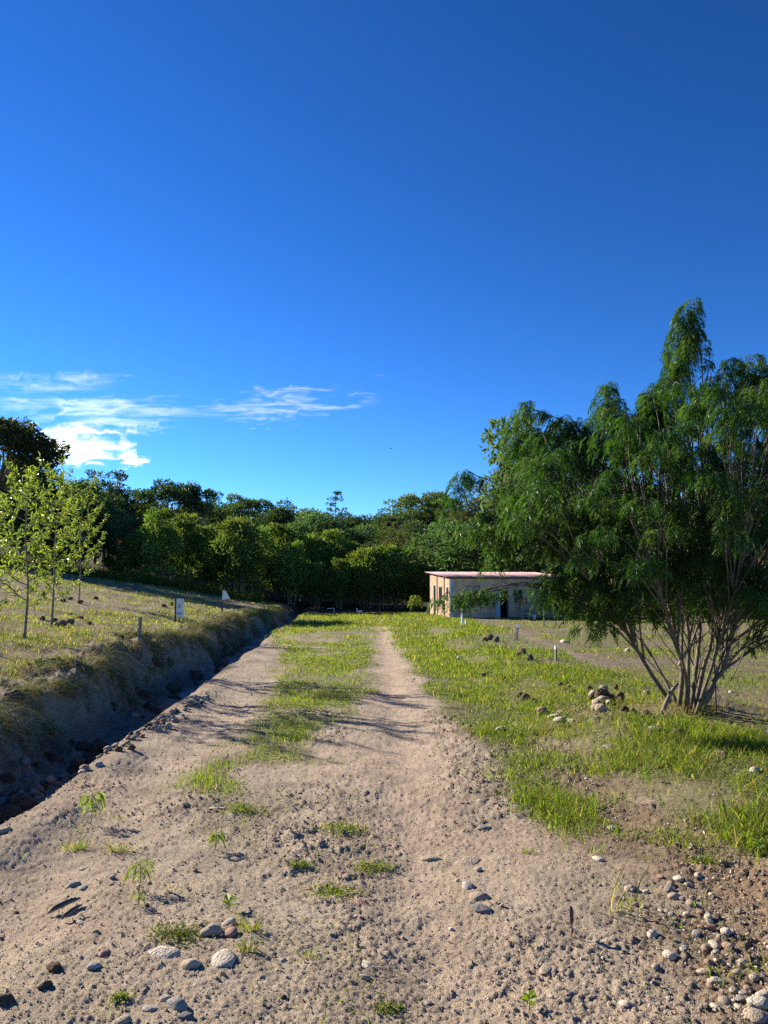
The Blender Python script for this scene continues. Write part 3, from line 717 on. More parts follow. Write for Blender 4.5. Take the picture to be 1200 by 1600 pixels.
grey_wood = solid('weathered_board', (0.30, 0.27, 0.24), 0.9, 12, 0.3, bump=(25, 0.5, 0.01))
dark_wood = solid('dark_board', (0.10, 0.075, 0.055), 0.9, 12, 0.3)
red_cloth = solid('red_cloth', (0.55, 0.13, 0.09), 0.8, 8, 0.2)
white_paint = solid('white_paint', (0.72, 0.72, 0.70), 0.6, 6, 0.12)
rubber = solid('black_rubber', (0.03, 0.03, 0.03), 0.7)
steel = solid('dull_steel', (0.45, 0.45, 0.44), 0.45, metal=0.7)
def yard():
    x, y, z = near_house(815, 1.3)
    r = empty('cabinet', (x, y, z), R(8.5)); tag(r, 'weathered board cabinet standing before the house wall right of the door', 'cabinet')
    for k in range(3): MB().box((-0.42 + k * 0.28, -0.25, 0.05), (-0.145 + k * 0.28, -0.22, 0.92)).build('board', grey_wood, r)
    MB().box((-0.42, -0.218, 0.03), (0.415, 0.22, 0.93)).build('body', grey_wood, r)
    MB().box((-0.47, -0.29, 0.932), (0.47, 0.26, 0.97)).build('top', grey_wood, r)
    # cloth bundle on it
    bm = bmesh.new(); bmesh.ops.create_icosphere(bm, subdivisions=3, radius=0.2)
    for v in bm.verts:
        n = 1 + 0.25 * float(vn(v.co.x * 9, v.co.y * 9 + v.co.z * 7, 3)); v.co = Vector((v.co.x * 1.5 * n, v.co.y * 0.9 * n, max(v.co.z * 0.6 * n, -0.06)))
    me = bpy.data.meshes.new('cloth_bundle'); bm.to_mesh(me); bm.free(); me.materials.append(red_cloth)
    tag(obj('cloth_bundle', me, None, (x - 0.3, y - 0.05, z + 1.03), (0, 0, 0.4)), 'crumpled red cloth heaped on the cabinet before the house', 'cloth')
    # slatted shelf rack
    x, y, z = near_house(832, 1.25)
    r = empty('slatted_rack', (x, y, z), R(8.5)); tag(r, 'dark slatted rack beside the board cabinet', 'rack')
    for k in range(4): MB().box((-0.30, -0.22, 0.18 + k * 0.2), (0.30, 0.2, 0.22 + k * 0.2)).build('slat', grey_wood, r)
    for a in (-0.34, 0.305): MB().box((a, -0.24, 0.0), (a + 0.033, 0.22, 0.95)).build('side_panel', dark_wood, r)
    # low bench
    x, y, z = near_house(800, 2.6)
    r = empty('bench', (x, y, z), R(8.5)); tag(r, 'low wooden bench on the ground before the dark doorway', 'bench')
    MB().box((-0.26, -0.12, 0.33), (0.26, 0.12, 0.37)).build('seat', grey_wood, r)
    for a in (-0.22, 0.19):
        for b in (-0.1, 0.07): MB().box((a, b, -0.03), (a + 0.03, b + 0.03, 0.33)).build('leg', grey_wood, r)
    # wheel
    x, y, z = near_house(808, 2.3)
    r = empty('wheel', (x, y, z + 0.27), R(20)); r.rotation_euler = (R(-12), 0, R(25)); tag(r, 'spoked wheel with a black tyre leaning by the low bench', 'wheel')
    a = np.linspace(0, 2 * math.pi, 33)
    ring = lambda q: np.stack([q * np.cos(a), 0 * a, q * np.sin(a)], -1)
    MB().tube(ring(0.26), 0.028, 6, cap=False).build('tyre', rubber, r, True); MB().tube(ring(0.225), 0.012, 5, cap=False).build('rim', steel, r, True)
    MB().tube([(0, -0.05, 0), (0, 0.05, 0)], 0.03, 8).build('hub', steel, r)
    for q in range(12):
        b = q * math.pi / 6; MB().tube([(0, 0, 0), (0.22 * math.cos(b), 0, 0.22 * math.sin(b))], 0.004, 4).build('spoke', steel, r)
    # bucket
    x, y, z = near_house(814, 2.5)
    r = empty('bucket', (x, y, z)); tag(r, 'small pale bucket in the shade below the cabinet', 'bucket')
    V = []; q = 12
    for (rr, zz) in ((0.09, 0), (0.13, 0.26), (0.12, 0.255), (0.083, 0.01)):
        V += [[rr * math.cos(k * 2 * math.pi / q), rr * math.sin(k * 2 * math.pi / q), zz] for k in range(q)]
    Q = [[l * q + k, l * q + (k + 1) % q, (l + 1) * q + (k + 1) % q, (l + 1) * q + k] for l in range(3) for k in range(q)]
    MB().add(V, [np.array(Q), np.array([list(range(q))[::-1]]), np.array([[3 * q + k for k in range(q)]])]).build('pail', white_paint, r)
    hp = [(0.12 * math.cos(t), 0, 0.25 + 0.1 * math.sin(t)) for t in np.linspace(0.1, 3.04, 9)]; MB().tube(hp, 0.006, 4).build('handle', steel, r)
yard()
def post(px, py, h, w, label, mat, lean=(0, 0), name='stake', cat='stake', tip=None, group=None):
    x, y, z = at(px, py)
    r = empty(name, (x, y, z), random.random()); tag(r, label, cat, group)
    top = np.array([lean[0], lean[1], h])
    MB().tube([(0, 0, -0.12), tuple(top * 0.5), tuple(top)], [w * 0.5, w * 0.48, w * 0.44], 5).build('shaft', mat, r)
    if tip is not None:
        MB().tube([tuple(top * 0.8), tuple(top + np.array([0, 0, 0.004]))], w * 0.53, 5).build('painted_tip', tip, r)
    return r
old_wood = solid('old_stake', (0.26, 0.21, 0.17), 0.9, 20, 0.35)
pink_wood = solid('pinkish_stake', (0.45, 0.30, 0.25), 0.8, 20, 0.3)
post(722, 978, 0.55, 0.09, 'white marker stake in the grass left of the house front', white_paint)
post(728, 979, 0.26, 0.08, 'short white peg just right of the white marker stake', white_paint, name='peg', cat='peg')
post(806, 1000, 0.46, 0.10, 'split pinkish stake at the top of the right verge', pink_wood, (0.1, 0), tip=white_paint)
post(869, 1033, 0.30, 0.06, 'small pale stake standing in the right field', old_wood, tip=white_paint)
post(850, 979, 0.85, 0.07, 'thin bare pole at the edge of the yard before the house', old_wood, name='pole', cat='pole')
post(217, 998, 0.40, 0.08, 'grey weathered stump of a stake on the brink of the left bank', old_wood, (0.02, 0), tip=None)
post(1120, 1120, 0.62, 0.016, 'thin dark rod upright in the grass right of the feathery tree', dark_wood, name='rod', cat='rod')

# lot signs
def signs():
    ink = solid('faded_ink', (0.10, 0.14, 0.20), 0.8)
    x, y, z = at(280, 972)
    r = empty('lot_sign', (x, y, z), R(-6)); tag(r, 'upright white lot sign with dark print on its post', 'sign')
    k = mpp(y)
    MB().box((-7.5 * k, -0.02, -0.15), (-5.2 * k, 0.03, 36 * k)).build('post', dark_wood, r)
    b = MB().box((-5.1 * k, -0.015, 8 * k), (6.5 * k, 0.01, 36 * k)).build('board', white_paint, r)
    t = MB()
    for row, (z0, z1, n) in enumerate(((24.5, 27, 3), (21.5, 23.5, 3), (11.5, 14.5, 4))):
        x0 = -2.2 if row < 2 else -4.0; w = (4.6 if row < 2 else 8.6) / n
        for q in range(n):
            xx = x0 + q * w
            t.box(((xx) * k, -0.019, z0 * k), ((xx + w * 0.22) * k, -0.0165, z1 * k)); t.box(((xx + w * .22) * k, -0.019, (z1 - .8) * k), ((xx + w * 0.75) * k, -0.0165, z1 * k))
            if (q + row) % 2: t.box(((xx + w * .53) * k, -0.019, z0 * k), ((xx + w * 0.75) * k, -0.0165, (z1 - .8) * k))
    t.build('print', ink, b)
    MB().box((-0.2 * k, -0.012, -0.1), (1.6 * k, 0.008, 7.9 * k)).build('leg', old_wood, r)
    x, y, z = at(347, 956)
    r = empty('lot_sign', (x, y, z), R(8)); tag(r, 'tilted white three-cornered sign on a dark post near the bank', 'sign')
    k = mpp(y)
    MB().box((-1.2 * k, -0.02, -0.15), (1.2 * k, 0.03, 33 * k)).build('post', dark_wood, r)
    V = []
    for yy in (-0.034, -0.022): V += [[-0.5 * k, yy, 18 * k], [11.5 * k, yy, 20.5 * k], [5.5 * k, yy, 32 * k], [0.8 * k, yy, 33.5 * k]]
    b = MB().add(V, [np.array([[0, 1, 2, 3], [7, 6, 5, 4], [0, 4, 5, 1], [1, 5, 6, 2], [2, 6, 7, 3], [3, 7, 4, 0]])]).build('board', white_paint, r)
    MB().box((0.9 * k, -0.038, 27 * k), (2.6 * k, -0.0355, 28.5 * k)).build('print', ink, b)
signs()
def far_bits():
    d = 57
    x = xat(523, d); z = float(gz(x, d)); k = mpp(d)
    r = empty('pipe_barrier', (x, d, z)); tag(r, 'white post with a slanting crossbar in the shade at the track end', 'barrier')
    MB().tube([(0, 0, -0.1), (0, 0, 8.5 * k)], 0.03, 6).build('upright', white_paint, r); MB().tube([(-0.05, 0, 8.3 * k), (-11 * k, 0, 7.6 * k)], 0.028, 6).build('crossbar', white_paint, r)
    def hen(px, d, h, label, body_c, comb_c, flip=1):
        x = xat(px, d); z = float(gz(x, d))
        r = empty('hen', (x, d, z), 0.5); tag(r, label, 'hen')
        m1 = solid(label[:12].replace(' ', '_'), body_c, 0.9, 14, 0.2); cm = solid('comb', comb_c, 0.6)
        s = h
        mb = MB()
        pts = np.array([(0.62, 0, 0.62), (0.5, 0, 0.6), (0.3, 0, 0.44), (0.05, 0, 0.38), (-0.18, 0, 0.46), (-0.28, 0, 0.62), (-0.31, 0, 0.8), (-0.36, 0, 0.9), (-0.44, 0, 0.9)])
        rad = [0.04, 0.10, 0.19, 0.23, 0.19, 0.11, 0.075, 0.075, 0.03]
        c = curve(pts * [flip, 1, 1], 4) * s; rr = np.interp(np.linspace(0, 8, len(c)), range(9), rad) * s
        mb.tube(c, rr, 10)
        for b in (-0.08, 0.08): mb.tube(np.array([(0.03 * flip, b, 0.25), (0.05 * flip, b, 0.12), (0.02 * flip, b, -0.01), (-0.1 * flip, b, -0.005)]) * s, 0.018 * s, 4)
        mb.build('body', m1, r, True)
        V = np.array([(-0.3, 0.012, 0.95), (-0.42, 0.012, 0.95), (-0.43, 0.012, 1.03), (-0.33, 0.012, 1.02), (-0.3, -0.012, 0.95), (-0.42, -0.012, 0.95), (-0.43, -0.012, 1.03), (-0.33, -0.012, 1.02)]) * s * [flip, 1, 1]
        MB().add(V, [np.array([[0, 1, 2, 3], [7, 6, 5, 4], [0, 4, 5, 1], [1, 5, 6, 2], [2, 6, 7, 3], [3, 7, 4, 0]])]).build('comb', cm, r)
    hen(561, 53.5, 0.42, 'white hen standing in the shade at the far end of the track', (0.75, 0.74, 0.70), (0.5, 0.06, 0.04))
    hen(591, 52, 0.36, 'russet brown hen a little right of the white hen', (0.30, 0.10, 0.04), (0.5, 0.06, 0.04), -1)
    # bird in flight
    d = 60; r = empty('bird', (xat(611, d), d, zat(701, d)), 0.4); tag(r, 'tiny dark bird flying over the middle of the wood', 'bird')
    bmm = solid('dark_plumage', (0.03, 0.03, 0.03), 0.8)
    MB().tube([(-0.09, 0, 0), (0, 0, 0.01), (0.1, 0, 0)], [0.008, 0.025, 0.006], 6).build('body', bmm, r)
    for sg in (-1, 1):
        MB().add([[0.03, sg * 0.01, 0.01], [-0.03, sg * 0.01, 0.01], [-0.06, sg * 0.17, 0.05], [0.0, sg * 0.10, 0.05], [0.0, sg * 0.05, 0.0]], [np.array([[0, 3, 2, 1], [0, 1, 2, 4]])]).build('wing', bmm, r)
far_bits()

# ------------------------------------------------------------------ the feathery tree at right
def fronds(O, A, L, tint, np_=7, seg=5):
    """bipinnate leaves hanging from points O, first pointing along heading A (n,3)"""
    n = len(O)
    A = A / (np.linalg.norm(A, axis=1)[:, None] + 1e-9)
    hz = A.copy(); hz[:, 2] = 0; hz /= np.linalg.norm(hz, axis=1)[:, None] + 1e-9
    side = np.cross(hz, [0, 0, 1.0]); side /= np.linalg.norm(side, axis=1)[:, None] + 1e-9
    L = L[:, None]
    s = np.linspace(0.18, 1.0, np_)
    V, Fc, T = [], [], []; base = 0
    def rach(t): return O + A * (L * t * (1 - 0.35 * t)) - np.array([0, 0, 1.0]) * (L * 0.72 * t ** 2)
    up = np.array([0, 0, 1.0])
    for t in s:
        p = rach(t); q = rach(min(t + 0.08, 1.08)); fw = q - p; fw /= np.linalg.norm(fw, axis=1)[:, None] + 1e-9
        pl = L * 0.37 * (0.65 + 0.5 * math.sin(math.pi * (0.25 + 0.6 * t))) * (0.85 + 0.3 * rng.random((n, 1)))
        for sg in (-1, 1):
            d = side * sg * 0.8 + fw * 0.62 + 0.12 * rng.normal(size=(n, 3)); d /= np.linalg.norm(d, axis=1)[:, None]
            w = np.cross(d, up + 0.35 * rng.normal(size=(n, 3))); w /= np.linalg.norm(w, axis=1)[:, None] + 1e-9
            hw = pl * 0.10
            m = p + d * pl * 0.5 - up * pl * 0.07; e = p + d * pl * 0.94 - up * pl * 0.30
            vv = np.stack([p + d * pl * 0.08, m + w * hw, e, m - w * hw], 1)
            V.append(vv.reshape(-1, 3)); k = base + np.arange(n)[:, None] * 4
            Fc.append(k + np.array([[0, 1, 2]])); Fc.append(k + np.array([[0, 2, 3]])); base += 4 * n
            T.append(np.repeat(tint * (0.9 + 0.2 * rng.random((n, 1))), 4, 0))
    # rachis
    sd = side * 0.0022
    for a, b in ((0.0, 0.5), (0.5, 1.0)):
        p, q = rach(a), rach(b)
        V.append(np.stack([p - sd, p + sd, q + sd * .5, q - sd * .5], 1).reshape(-1, 3)); k = base + np.arange(n)[:, None] * 4
        Fc.append(k + np.array([[0, 1, 2]])); Fc.append(k + np.array([[0, 2, 3]])); base += 4 * n; T.append(np.repeat(tint, 4, 0))
    return np.concatenate(V), np.concatenate(Fc), np.concatenate(T)

def build_feathery():
    bx, by, bz = at(1070, 1112)
    root = empty('feathery_tree', (bx, by, bz)); tag(root, 'multi-stemmed feathery tree with drooping fern-like leaves standing right of the track', 'tree')
    def loc(px, py, dy=0.0):        # place in the tree's own metres, dy deeper than its foot
        D = by + dy; return np.array([xat(px, D) - bx, dy, zat(py, D) - bz])
    stems = [
        ([(1033, 1092, -.05), (1008, 1052, -.15), (975, 992, -.3), (935, 930, -.5), (880, 870, -.7), (800, 800, -.9)], 0.038),
        ([(1050, 1098, 0), (1056, 1050, .0), (1050, 1010, .05), (1043, 960, .1), (1022, 890, .3), (960, 760, .5), (905, 690, .6)], 0.042),
        ([(1062, 1108, -.05), (1066, 1040, -.1), (1068, 985, -.1), (1055, 900, -.2), (1020, 800, -.3), (970, 680, -.2)], 0.036),
        ([(1066, 1112, 0.05), (1080, 1030, .15), (1086, 970, .2), (1080, 880, .4), (1050, 720, .6), (1040, 600, .7)], 0.036),
        ([(1072, 1112, 0), (1090, 1040, 0), (1103, 1000, 0), (1108, 930, .0), (1098, 800, -.1), (1105, 640, 0), (1118, 575, 0)], 0.04),
        ([(1078, 1112, -.1), (1106, 1062, -.2), (1118, 1048, -.2), (1132, 1000, -.3), (1142, 940, -.3), (1150, 820, -.4), (1165, 680, -.3)], 0.046),
        ([(1080, 1114, 0.1), (1098, 1085, 0.1), (1108, 1052, 0.15), (1128, 1005, .2), (1150, 955, .3), (1200, 860, .4), (1290, 740, .4)], 0.045),
        ([(1068, 1110, .15), (1075, 1050, .5), (1085, 980, .9), (1090, 880, 1.3), (1080, 760, 1.6)], 0.036),
        ([(1070, 1112, .15), (1085, 1050, .5), (1112, 980, .9), (1160, 880, 1.2), (1220, 740, 1.4)], 0.036),
        ([(1060, 1108, -.15), (1062, 1060, -.5), (1045, 990, -.9), (1020, 900, -1.2), (985, 800, -1.4)], 0.03),
        ([(1076, 1112, -.15), (1095, 1060, -.5), (1120, 990, -.9), (1150, 900, -1.2), (1175, 800, -1.4)], 0.032),
        ([(1105, 1062, -.12), (1140, 1020, -.15), (1200, 990, -.2), (1270, 965, -.3), (1340, 930, -.3)], 0.022),
        ([(1045, 1095, .05), (1020, 1045, .3), (985, 980, .7), (930, 900, 1.1), (870, 820, 1.3)], 0.03),
    ]
    S = []
    for pts, r in stems:
        c = curve([loc(*p) for p in pts], 7)
        c += 0.012 * np.stack([fbm(np.arange(len(c)) * 0.3, np.full(len(c), i + r * 1000), 401 + i, 2) for i in range(3)], -1) * np.linspace(0, 1, len(c))[:, None]
        c[0] -= (c[1] - c[0]) * (0.8 if pts[0][1] > 1090 else 0)
        rad = 0.62 * r * np.linspace(1.12, 0.25, len(c))
        mb = MB(); mb.tube(c, rad, 8); mb.build('stem', M_bark2, root, True); S.append((c, rad))
    # broken stub and cut root
    mb = MB(); c = curve([loc(1048, 1068, -.1), loc(1036, 1085, -.15), loc(1022, 1116, -.18)], 5); mb.tube(c, np.linspace(0.02, 0.028, len(c)), 7)
    c = curve([loc(1052, 1040, .0), loc(1062, 1020, -.04), loc(1073, 1008, -.08), loc(1085, 996, -.1)], 4); mb.tube(c, np.linspace(.022, .006, len(c)), 6)
    mb.build('stub', M_bark, root, True)
    # branch tips: silhouette in the photograph, then the body of the crown
    tips = [(1085, 474, 0, .95), (1078, 500, .1, .8), (1092, 520, -.1, .7), (1060, 566, .1, 1.0), (1046, 592, -.1, .7), (1104, 600, .3, .4), (1160, 560, 0, .45), (1150, 575, .1, .4),
            (1196, 560, .1, .9), (1215, 575, -.1, .9), (1190, 615, .2, .5), (957, 598, .1, .75), (945, 625, .2, .7), (1008, 640, 0, .7), (1025, 612, .1, .8), (990, 650, .1, .7), (885, 650, 0, .45), (898, 665, .1, .55),
            (820, 630, .2, .85), (832, 665, .2, .5), (728, 734, .1, .5), (760, 800, 0, .5), (860, 720, .1, .6), (815, 760, .1, .5),
            (905, 700, .1, .7), (930, 680, .0, .6), (845, 760, -.2, .6), (800, 800, -.3, .55), (770, 815, -.3, .35), (735, 820, -.3, .3), (850, 820, -.4, .4), (900, 800, -.5, .55), (880, 880, -.5, .5), (930, 900, -.6, .5), (910, 935, -.5, .35),
            (960, 860, -.6, .5), (862, 905, -.5, .3), (858, 890, -.35, .3), (880, 905, -.3, .4), (908, 922, -.2, .3), (740, 917, -.45, .2), (700, 925, -.4, .22), (770, 915, -.5, .14), (720, 920, -.4, .22), (868, 850, -.4, .3), (960, 760, -.5, .6), (1010, 740, -.4, .6), (1060, 700, -.4, .7), (1110, 690, -.3, .7), (1160, 650, -.2, .8),
            (1010, 880, -.8, .35), (1060, 900, -.9, .35), (1110, 890, -.8, .35), (1160, 930, -.5, .35), (1190, 985, -.3, .3), (1210, 960, -.3, .35), (1230, 1000, -.2, .3), (965, 905, -.6, .3), (945, 950, -.6, .25), (1000, 935, -.5, .25), (925, 965, -.55, .22), (1035, 940, -.6, .2), (1020, 900, .3, .35), (1050, 930, .6, .35), (1085, 920, -.5, .35), (1120, 930, .5, .35), (1150, 900, .9, .4), (1075, 880, .9, .4), (1000, 870, .6, .4), (1180, 880, -.5, .4), (1140, 860, -.8, .45), (1090, 850, -.9, .45), (1040, 840, -.9, .45), (990, 820, -.9, .45), (1060, 780, -1.0, .5), (1120, 780, -.9, .5), (1180, 790, -.8, .5), (950, 830, .5, .4), (960, 930, .4, .3), (1190, 940, .4, .4)]
    poly = np.array([(790, 800), (790, 760), (815, 715), (840, 670), (890, 660), (950, 610), (1010, 640), (1050, 575), (1120, 590), (1210, 575), (1330, 620), (1400, 760), (1380, 900), (1250, 960), (1130, 930), (1040, 905), (960, 930), (880, 840), (790, 810)], float)
    def inside(p):
        x, y = p; c = False; j = len(poly) - 1
        for i in range(len(poly)):
            if (poly[i, 1] > y) != (poly[j, 1] > y) and x < (poly[j, 0] - poly[i, 0]) * (y - poly[i, 1]) / (poly[j, 1] - poly[i, 1]) + poly[i, 0]: c = not c
            j = i
        return c
    n = 0
    while n < 330:
        p = (700 + 700 * rng.random(), 570 + 400 * rng.random())
        if not inside(p): continue
        ex = 1 - min(1, (abs(p[0] - 1075) / 400) ** 2)
        tips.append((p[0], p[1], (rng.random() * 2 - 1) * 2.0 * math.sqrt(max(ex, 0.05)), 0.08 + 0.22 * rng.random())); n += 1
    allp = np.concatenate([c[len(c) // 4:] for c, r in S]); allr = np.concatenate([r[len(c) // 4:] for c, r in S])
    br = MB(); O, A, Ls, Ti = [], [], [], []
    base_t = np.array([0.044, 0.100, 0.027])
    for (px, py, dy, hang) in tips:
        e = loc(px, py, dy)
        # start from a stem lower down and nearer the middle
        tgt = e * np.array([0.62, 0.62, 0.62]) - np.array([0, 0, 0.15])
        w = np.linalg.norm(allp - tgt, axis=1) + 3.0 * np.clip(allp[:, 2] - e[2] + 0.25, 0, None)
        i = int(np.argmin(w)); s = allp[i]
        out = e - s; hor = out.copy(); hor[2] = 0; hl = np.linalg.norm(hor) + 1e-6; hor /= hl
        top = e
        tail = e + hor * 0.14 - np.array([0, 0, 1]) * hang * 0.42
        tail2 = e + hor * (0.10 + 0.16 * rng.random()) - np.array([0, 0, 1]) * hang * 0.95 + 0.09 * rng.normal(size=3)
        m = s + out * 0.55 + np.array([0, 0, 0.10 * np.linalg.norm(out)]) + 0.05 * rng.normal(size=3)
        pre = e - hor * 0.10 - np.array([0, 0, 0.06])
        c = curve([s, m, pre, top, tail * 0.6 + top * 0.4], 7)
        br.tube(c, np.linspace(min(allr[i] * 0.7, 0.018), 0.004, len(c)), 5)
        full = curve([s, m, pre, top, tail, tail2], 9)
        seglen = np.linalg.norm(np.diff(full, axis=0), axis=1); cum = np.concatenate([[0], np.cumsum(seglen)]); tot = cum[-1]
        k = int((17 + 92 * hang) * (1.45 if hang > 0.42 else 0.9))
        st = tot - (hang * 1.1 + 0.45)
        ss_ = rng.uniform(max(st, 0.18 * tot), tot - 0.12, k)
        P = np.stack([np.interp(ss_, cum, full[:, q]) for q in range(3)], -1)
        T = np.stack([np.interp(ss_ + 0.03, cum, full[:, q]) for q in range(3)], -1) - P
        T /= np.linalg.norm(T, axis=1)[:, None] + 1e-9
        a = rng.random(k) * 6.28
        rad = np.stack([np.cos(a), np.sin(a), 0 * a], -1)
        T[:, 2] = np.clip(T[:, 2], -0.35, 1)
        O.append(P + rad * (0.07 if hang > 0.42 else 0.12) * rng.random((k, 1)) - np.array([0, 0, 0.06]) * rng.random((k, 1))); A.append(T * 0.5 + rad * 0.72 + np.array([0, 0, 0.2]))
        Ls.append(0.11 + 0.085 * rng.random(k))
        hue = rng.random()
        Ti.append(base_t * (0.75 + 0.5 * hue) * np.array([0.85 + 0.45 * hue, 1, 1]) * np.ones((k, 3)) * (0.8 + 0.4 * rng.random((k, 1))))
    for i in range(46):
        b0 = loc(1040 + 90 * rng.random(), 1085 - 140 * rng.random(), 0.35 * rng.normal()); d3 = np.array([0.45 * rng.normal() + 0.05, 0.35 * rng.normal(), 0.5 + 0.6 * rng.random()])
        c = curve([b0, b0 + d3 * 0.5 + 0.06 * rng.normal(size=3), b0 + d3 * (0.9 + 0.4 * rng.random())], 5); br.tube(c, np.linspace(0.007, 0.002, len(c)), 4)
    br.build('branches', M_bark2, root, True)['kind'] = 'stuff'
    V, Fc, T = fronds(np.concatenate(O), np.concatenate(A), np.concatenate(Ls), np.concatenate(Ti))
    o = obj('crown', mesh_from('crown', V, [Fc], T, False, [M_feather]), root)
    # bunches of dry brown pods
    for (px, py, dy, q) in [(1112, 588, 0, 6), (918, 716, -.2, 16), (935, 745, -.3, 14), (955, 770, -.45, 12), (1152, 722, -.5, 20), (1148, 745, -.5, 18), (1180, 700, -.5, 14), (1050, 720, -.5, 8), (1100, 640, -.2, 8), (905, 690, 0, 8), (1010, 780, -.7, 8), (1200, 905, -.6, 12), (965, 700, -.2, 8)]:
        c0 = loc(px, py, dy)
        P = c0 + rng.normal(size=(q, 3)) * np.array([0.05, 0.05, 0.04]); D = rng.normal(size=(q, 3)) * 0.35 + np.array([0, 0, -1])
        Vp, Fp, Tp = cards(P, D, 0.12 + 0.06 * rng.random(q), 0.02, np.ones((q, 3)) * (0.7 + 0.9 * rng.random((q, 1))), 0.1)
        obj('seed_pods', mesh_from('seed_pods', Vp, [Fp], Tp, False, [M_pod]), root)
    return bx, by, bz
FT = build_feathery()

# ------------------------------------------------------------------ saplings at left
def sapling(px, py, top, spread, nl, label, lean=0.0, low=0.17):
    x, y, z = at(px, py)
    H = zat(top, y) - z
    r = empty('sapling', (x, y, z)); tag(r, label, 'sapling', None)
    c = curve([(0, 0, -0.1), (0.02, 0, H * 0.3), (lean * 0.4 - 0.05, 0.03, H * 0.6), (lean, 0, H * 0.97)], 7)
    MB().tube(c, np.linspace(0.026, 0.005, len(c)), 7).build('trunk', M_bark, r, True)
    mb = MB(); P, D = [], []
    nb = 26
    for i in range(nb):
        t = low + (0.93 - low) * (i + rng.random()) / nb
        s = np.array([np.interp(t * H, c[:, 2], c[:, q]) for q in range(3)])
        a = i * 2.4 + rng.random(); ln = spread * (math.sin(math.pi * min(1, 0.22 + 0.72 * (1 - t)))) * (0.75 + 0.4 * rng.random())
        h = np.array([math.cos(a), math.sin(a), 0])
        e = s + h * ln + np.array([0, 0, ln * (0.75 + 0.3 * rng.random())])
        m = s + h * ln * 0.55 + np.array([0, 0, ln * 0.28])
        b = curve([s, m, e], 6); mb.tube(b, np.linspace(0.010, 0.003, len(b)), 4)
        k = int(nl / nb * (0.6 + 0.8 * ln / spread)); q = rng.uniform(0.25, 1.0, k) * (len(b) - 1)
        pb = np.stack([np.interp(q, np.arange(len(b)), b[:, w]) for w in range(3)], -1)
        P.append(pb + 0.02 * rng.normal(size=pb.shape)); D.append(h * 0.5 + unit(k) * 0.9 + np.array([0, 0, 0.28]))
    k = 40; q = rng.uniform(0.8, 1, k) * H
    P.append(np.stack([np.interp(q, c[:, 2], c[:, w]) for w in range(3)], -1)); D.append(unit(k) + np.array([0, 0, 0.7]))
    mb.build('branches', M_bark, r, True)['kind'] = 'stuff'
    P = np.concatenate(P); D = np.concatenate(D); n = len(P)
    Tn = np.array([0.15, 0.225, 0.075]) * (0.75 + 0.5 * rng.random((n, 1))) * np.where(rng.random((n, 1)) < 0.06, np.array([[2.2, 1.6, 0.6]]), 1)
    V, Fc, T = cards(P, D, 0.10 + 0.055 * rng.random(n), 0.033 + 0.012 * rng.random(n), Tn, 0.25, up=np.array([0, 0, 1.0]))
    obj('crown', mesh_from('crown', V, [Fc], T, False, [M_sapling]), r)
sapling(38, 1000, 733, 0.60, 760, 'slender leafy sapling nearest the left edge of the photo', -0.06)
sapling(80, 982, 735, 0.78, 1150, 'fullest leafy sapling, second from the left edge', 0.12)
sapling(123, 938, 778, 0.85, 1000, 'smaller sapling standing behind the fullest one', 0.0, 0.22)
sapling(-40, 1010, 790, 0.8, 600, 'sapling cut off by the left edge with branches reaching in', 0.1)
# bare pruned twigs reaching in at the left edge
def prunings():
    x, y, z = at(10, 985)
    mb = MB()
    for i in range(9):
        a = np.array([-0.9 - 0.3 * rng.random(), 0.2 * rng.normal(), 0.1 + 0.5 * rng.random()]); b = np.array([0.55 * rng.random(), 0.2 * rng.normal(), 0.5 + 0.7 * rng.random()])
        c = curve([a, (a + b) / 2 + 0.06 * rng.normal(size=3), b], 5); mb.tube(c, np.linspace(0.012, 0.004, len(c)), 4)
    o = mb.build('cut_branches', M_bark, None, True, (x, y, z)); tag(o, 'tangle of bare grey cut branches at the left edge below the saplings', 'branches')
prunings()

# ------------------------------------------------------------------ stones
def stone_mesh(name, seed, rough, flat, mat, sub=3):
    bm = bmesh.new(); bmesh.ops.create_icosphere(bm, subdivisions=sub, radius=1.0)
    rs = random.Random(seed); planes = []
    for k in range(7):
        nn = Vector((rs.gauss(0, 1), rs.gauss(0, 1), rs.gauss(0, 0.8))).normalized(); planes.append((nn, 0.68 + 0.22 * rs.random()))
    for v in bm.verts:
        p = v.co.normalized()
        n = float(fbm(p.x * 1.3 + seed * 3.1, p.y * 1.3 + p.z * 1.7, seed, 3)); m = float(fbm(p.x * 4 + seed, p.y * 4 - p.z * 3, seed + 9, 2))
        q = 1 + 0.26 * n + rough * m
        w = p * q
        for nn, oo in planes:
            dd = w.dot(nn) - oo
            if dd > 0: w = w - nn * dd * 0.85
        v.co = Vector((w.x, w.y * 0.78, w.z * flat))
    me = bpy.data.meshes.new(name); bm.to_mesh(me); bm.free()
    me.polygons.foreach_set('use_smooth', [True] * len(me.polygons)); me.materials.append(mat); me.update()
    return me
SM = dict(cream=solid('cream_stone', (0.50, 0.43, 0.33), 0.85, 3, 0.22, rand=0.12, bump=(7, 0.5, 0.05)), grey=solid('grey_stone', (0.30, 0.275, 0.245), 0.85, 3, 0.25, rand=0.2, bump=(7, 0.5, 0.05)),
          dark=solid('dark_stone', (0.15, 0.145, 0.14), 0.8, 3, 0.25, rand=0.2, bump=(7, 0.5, 0.05)), red=solid('reddish_stone', (0.33, 0.20, 0.145), 0.85, 3, 0.25, rand=0.15, bump=(7, 0.5, 0.05)),
          tan=solid('tan_stone', (0.38, 0.30, 0.22), 0.88, 3, 0.25, rand=0.2, bump=(7, 0.5, 0.05)), clod=solid('earth_clod', (0.27, 0.20, 0.145), 0.98, 6, 0.3, rand=0.25, bump=(9, 1.0, 0.12), spec=0.05))
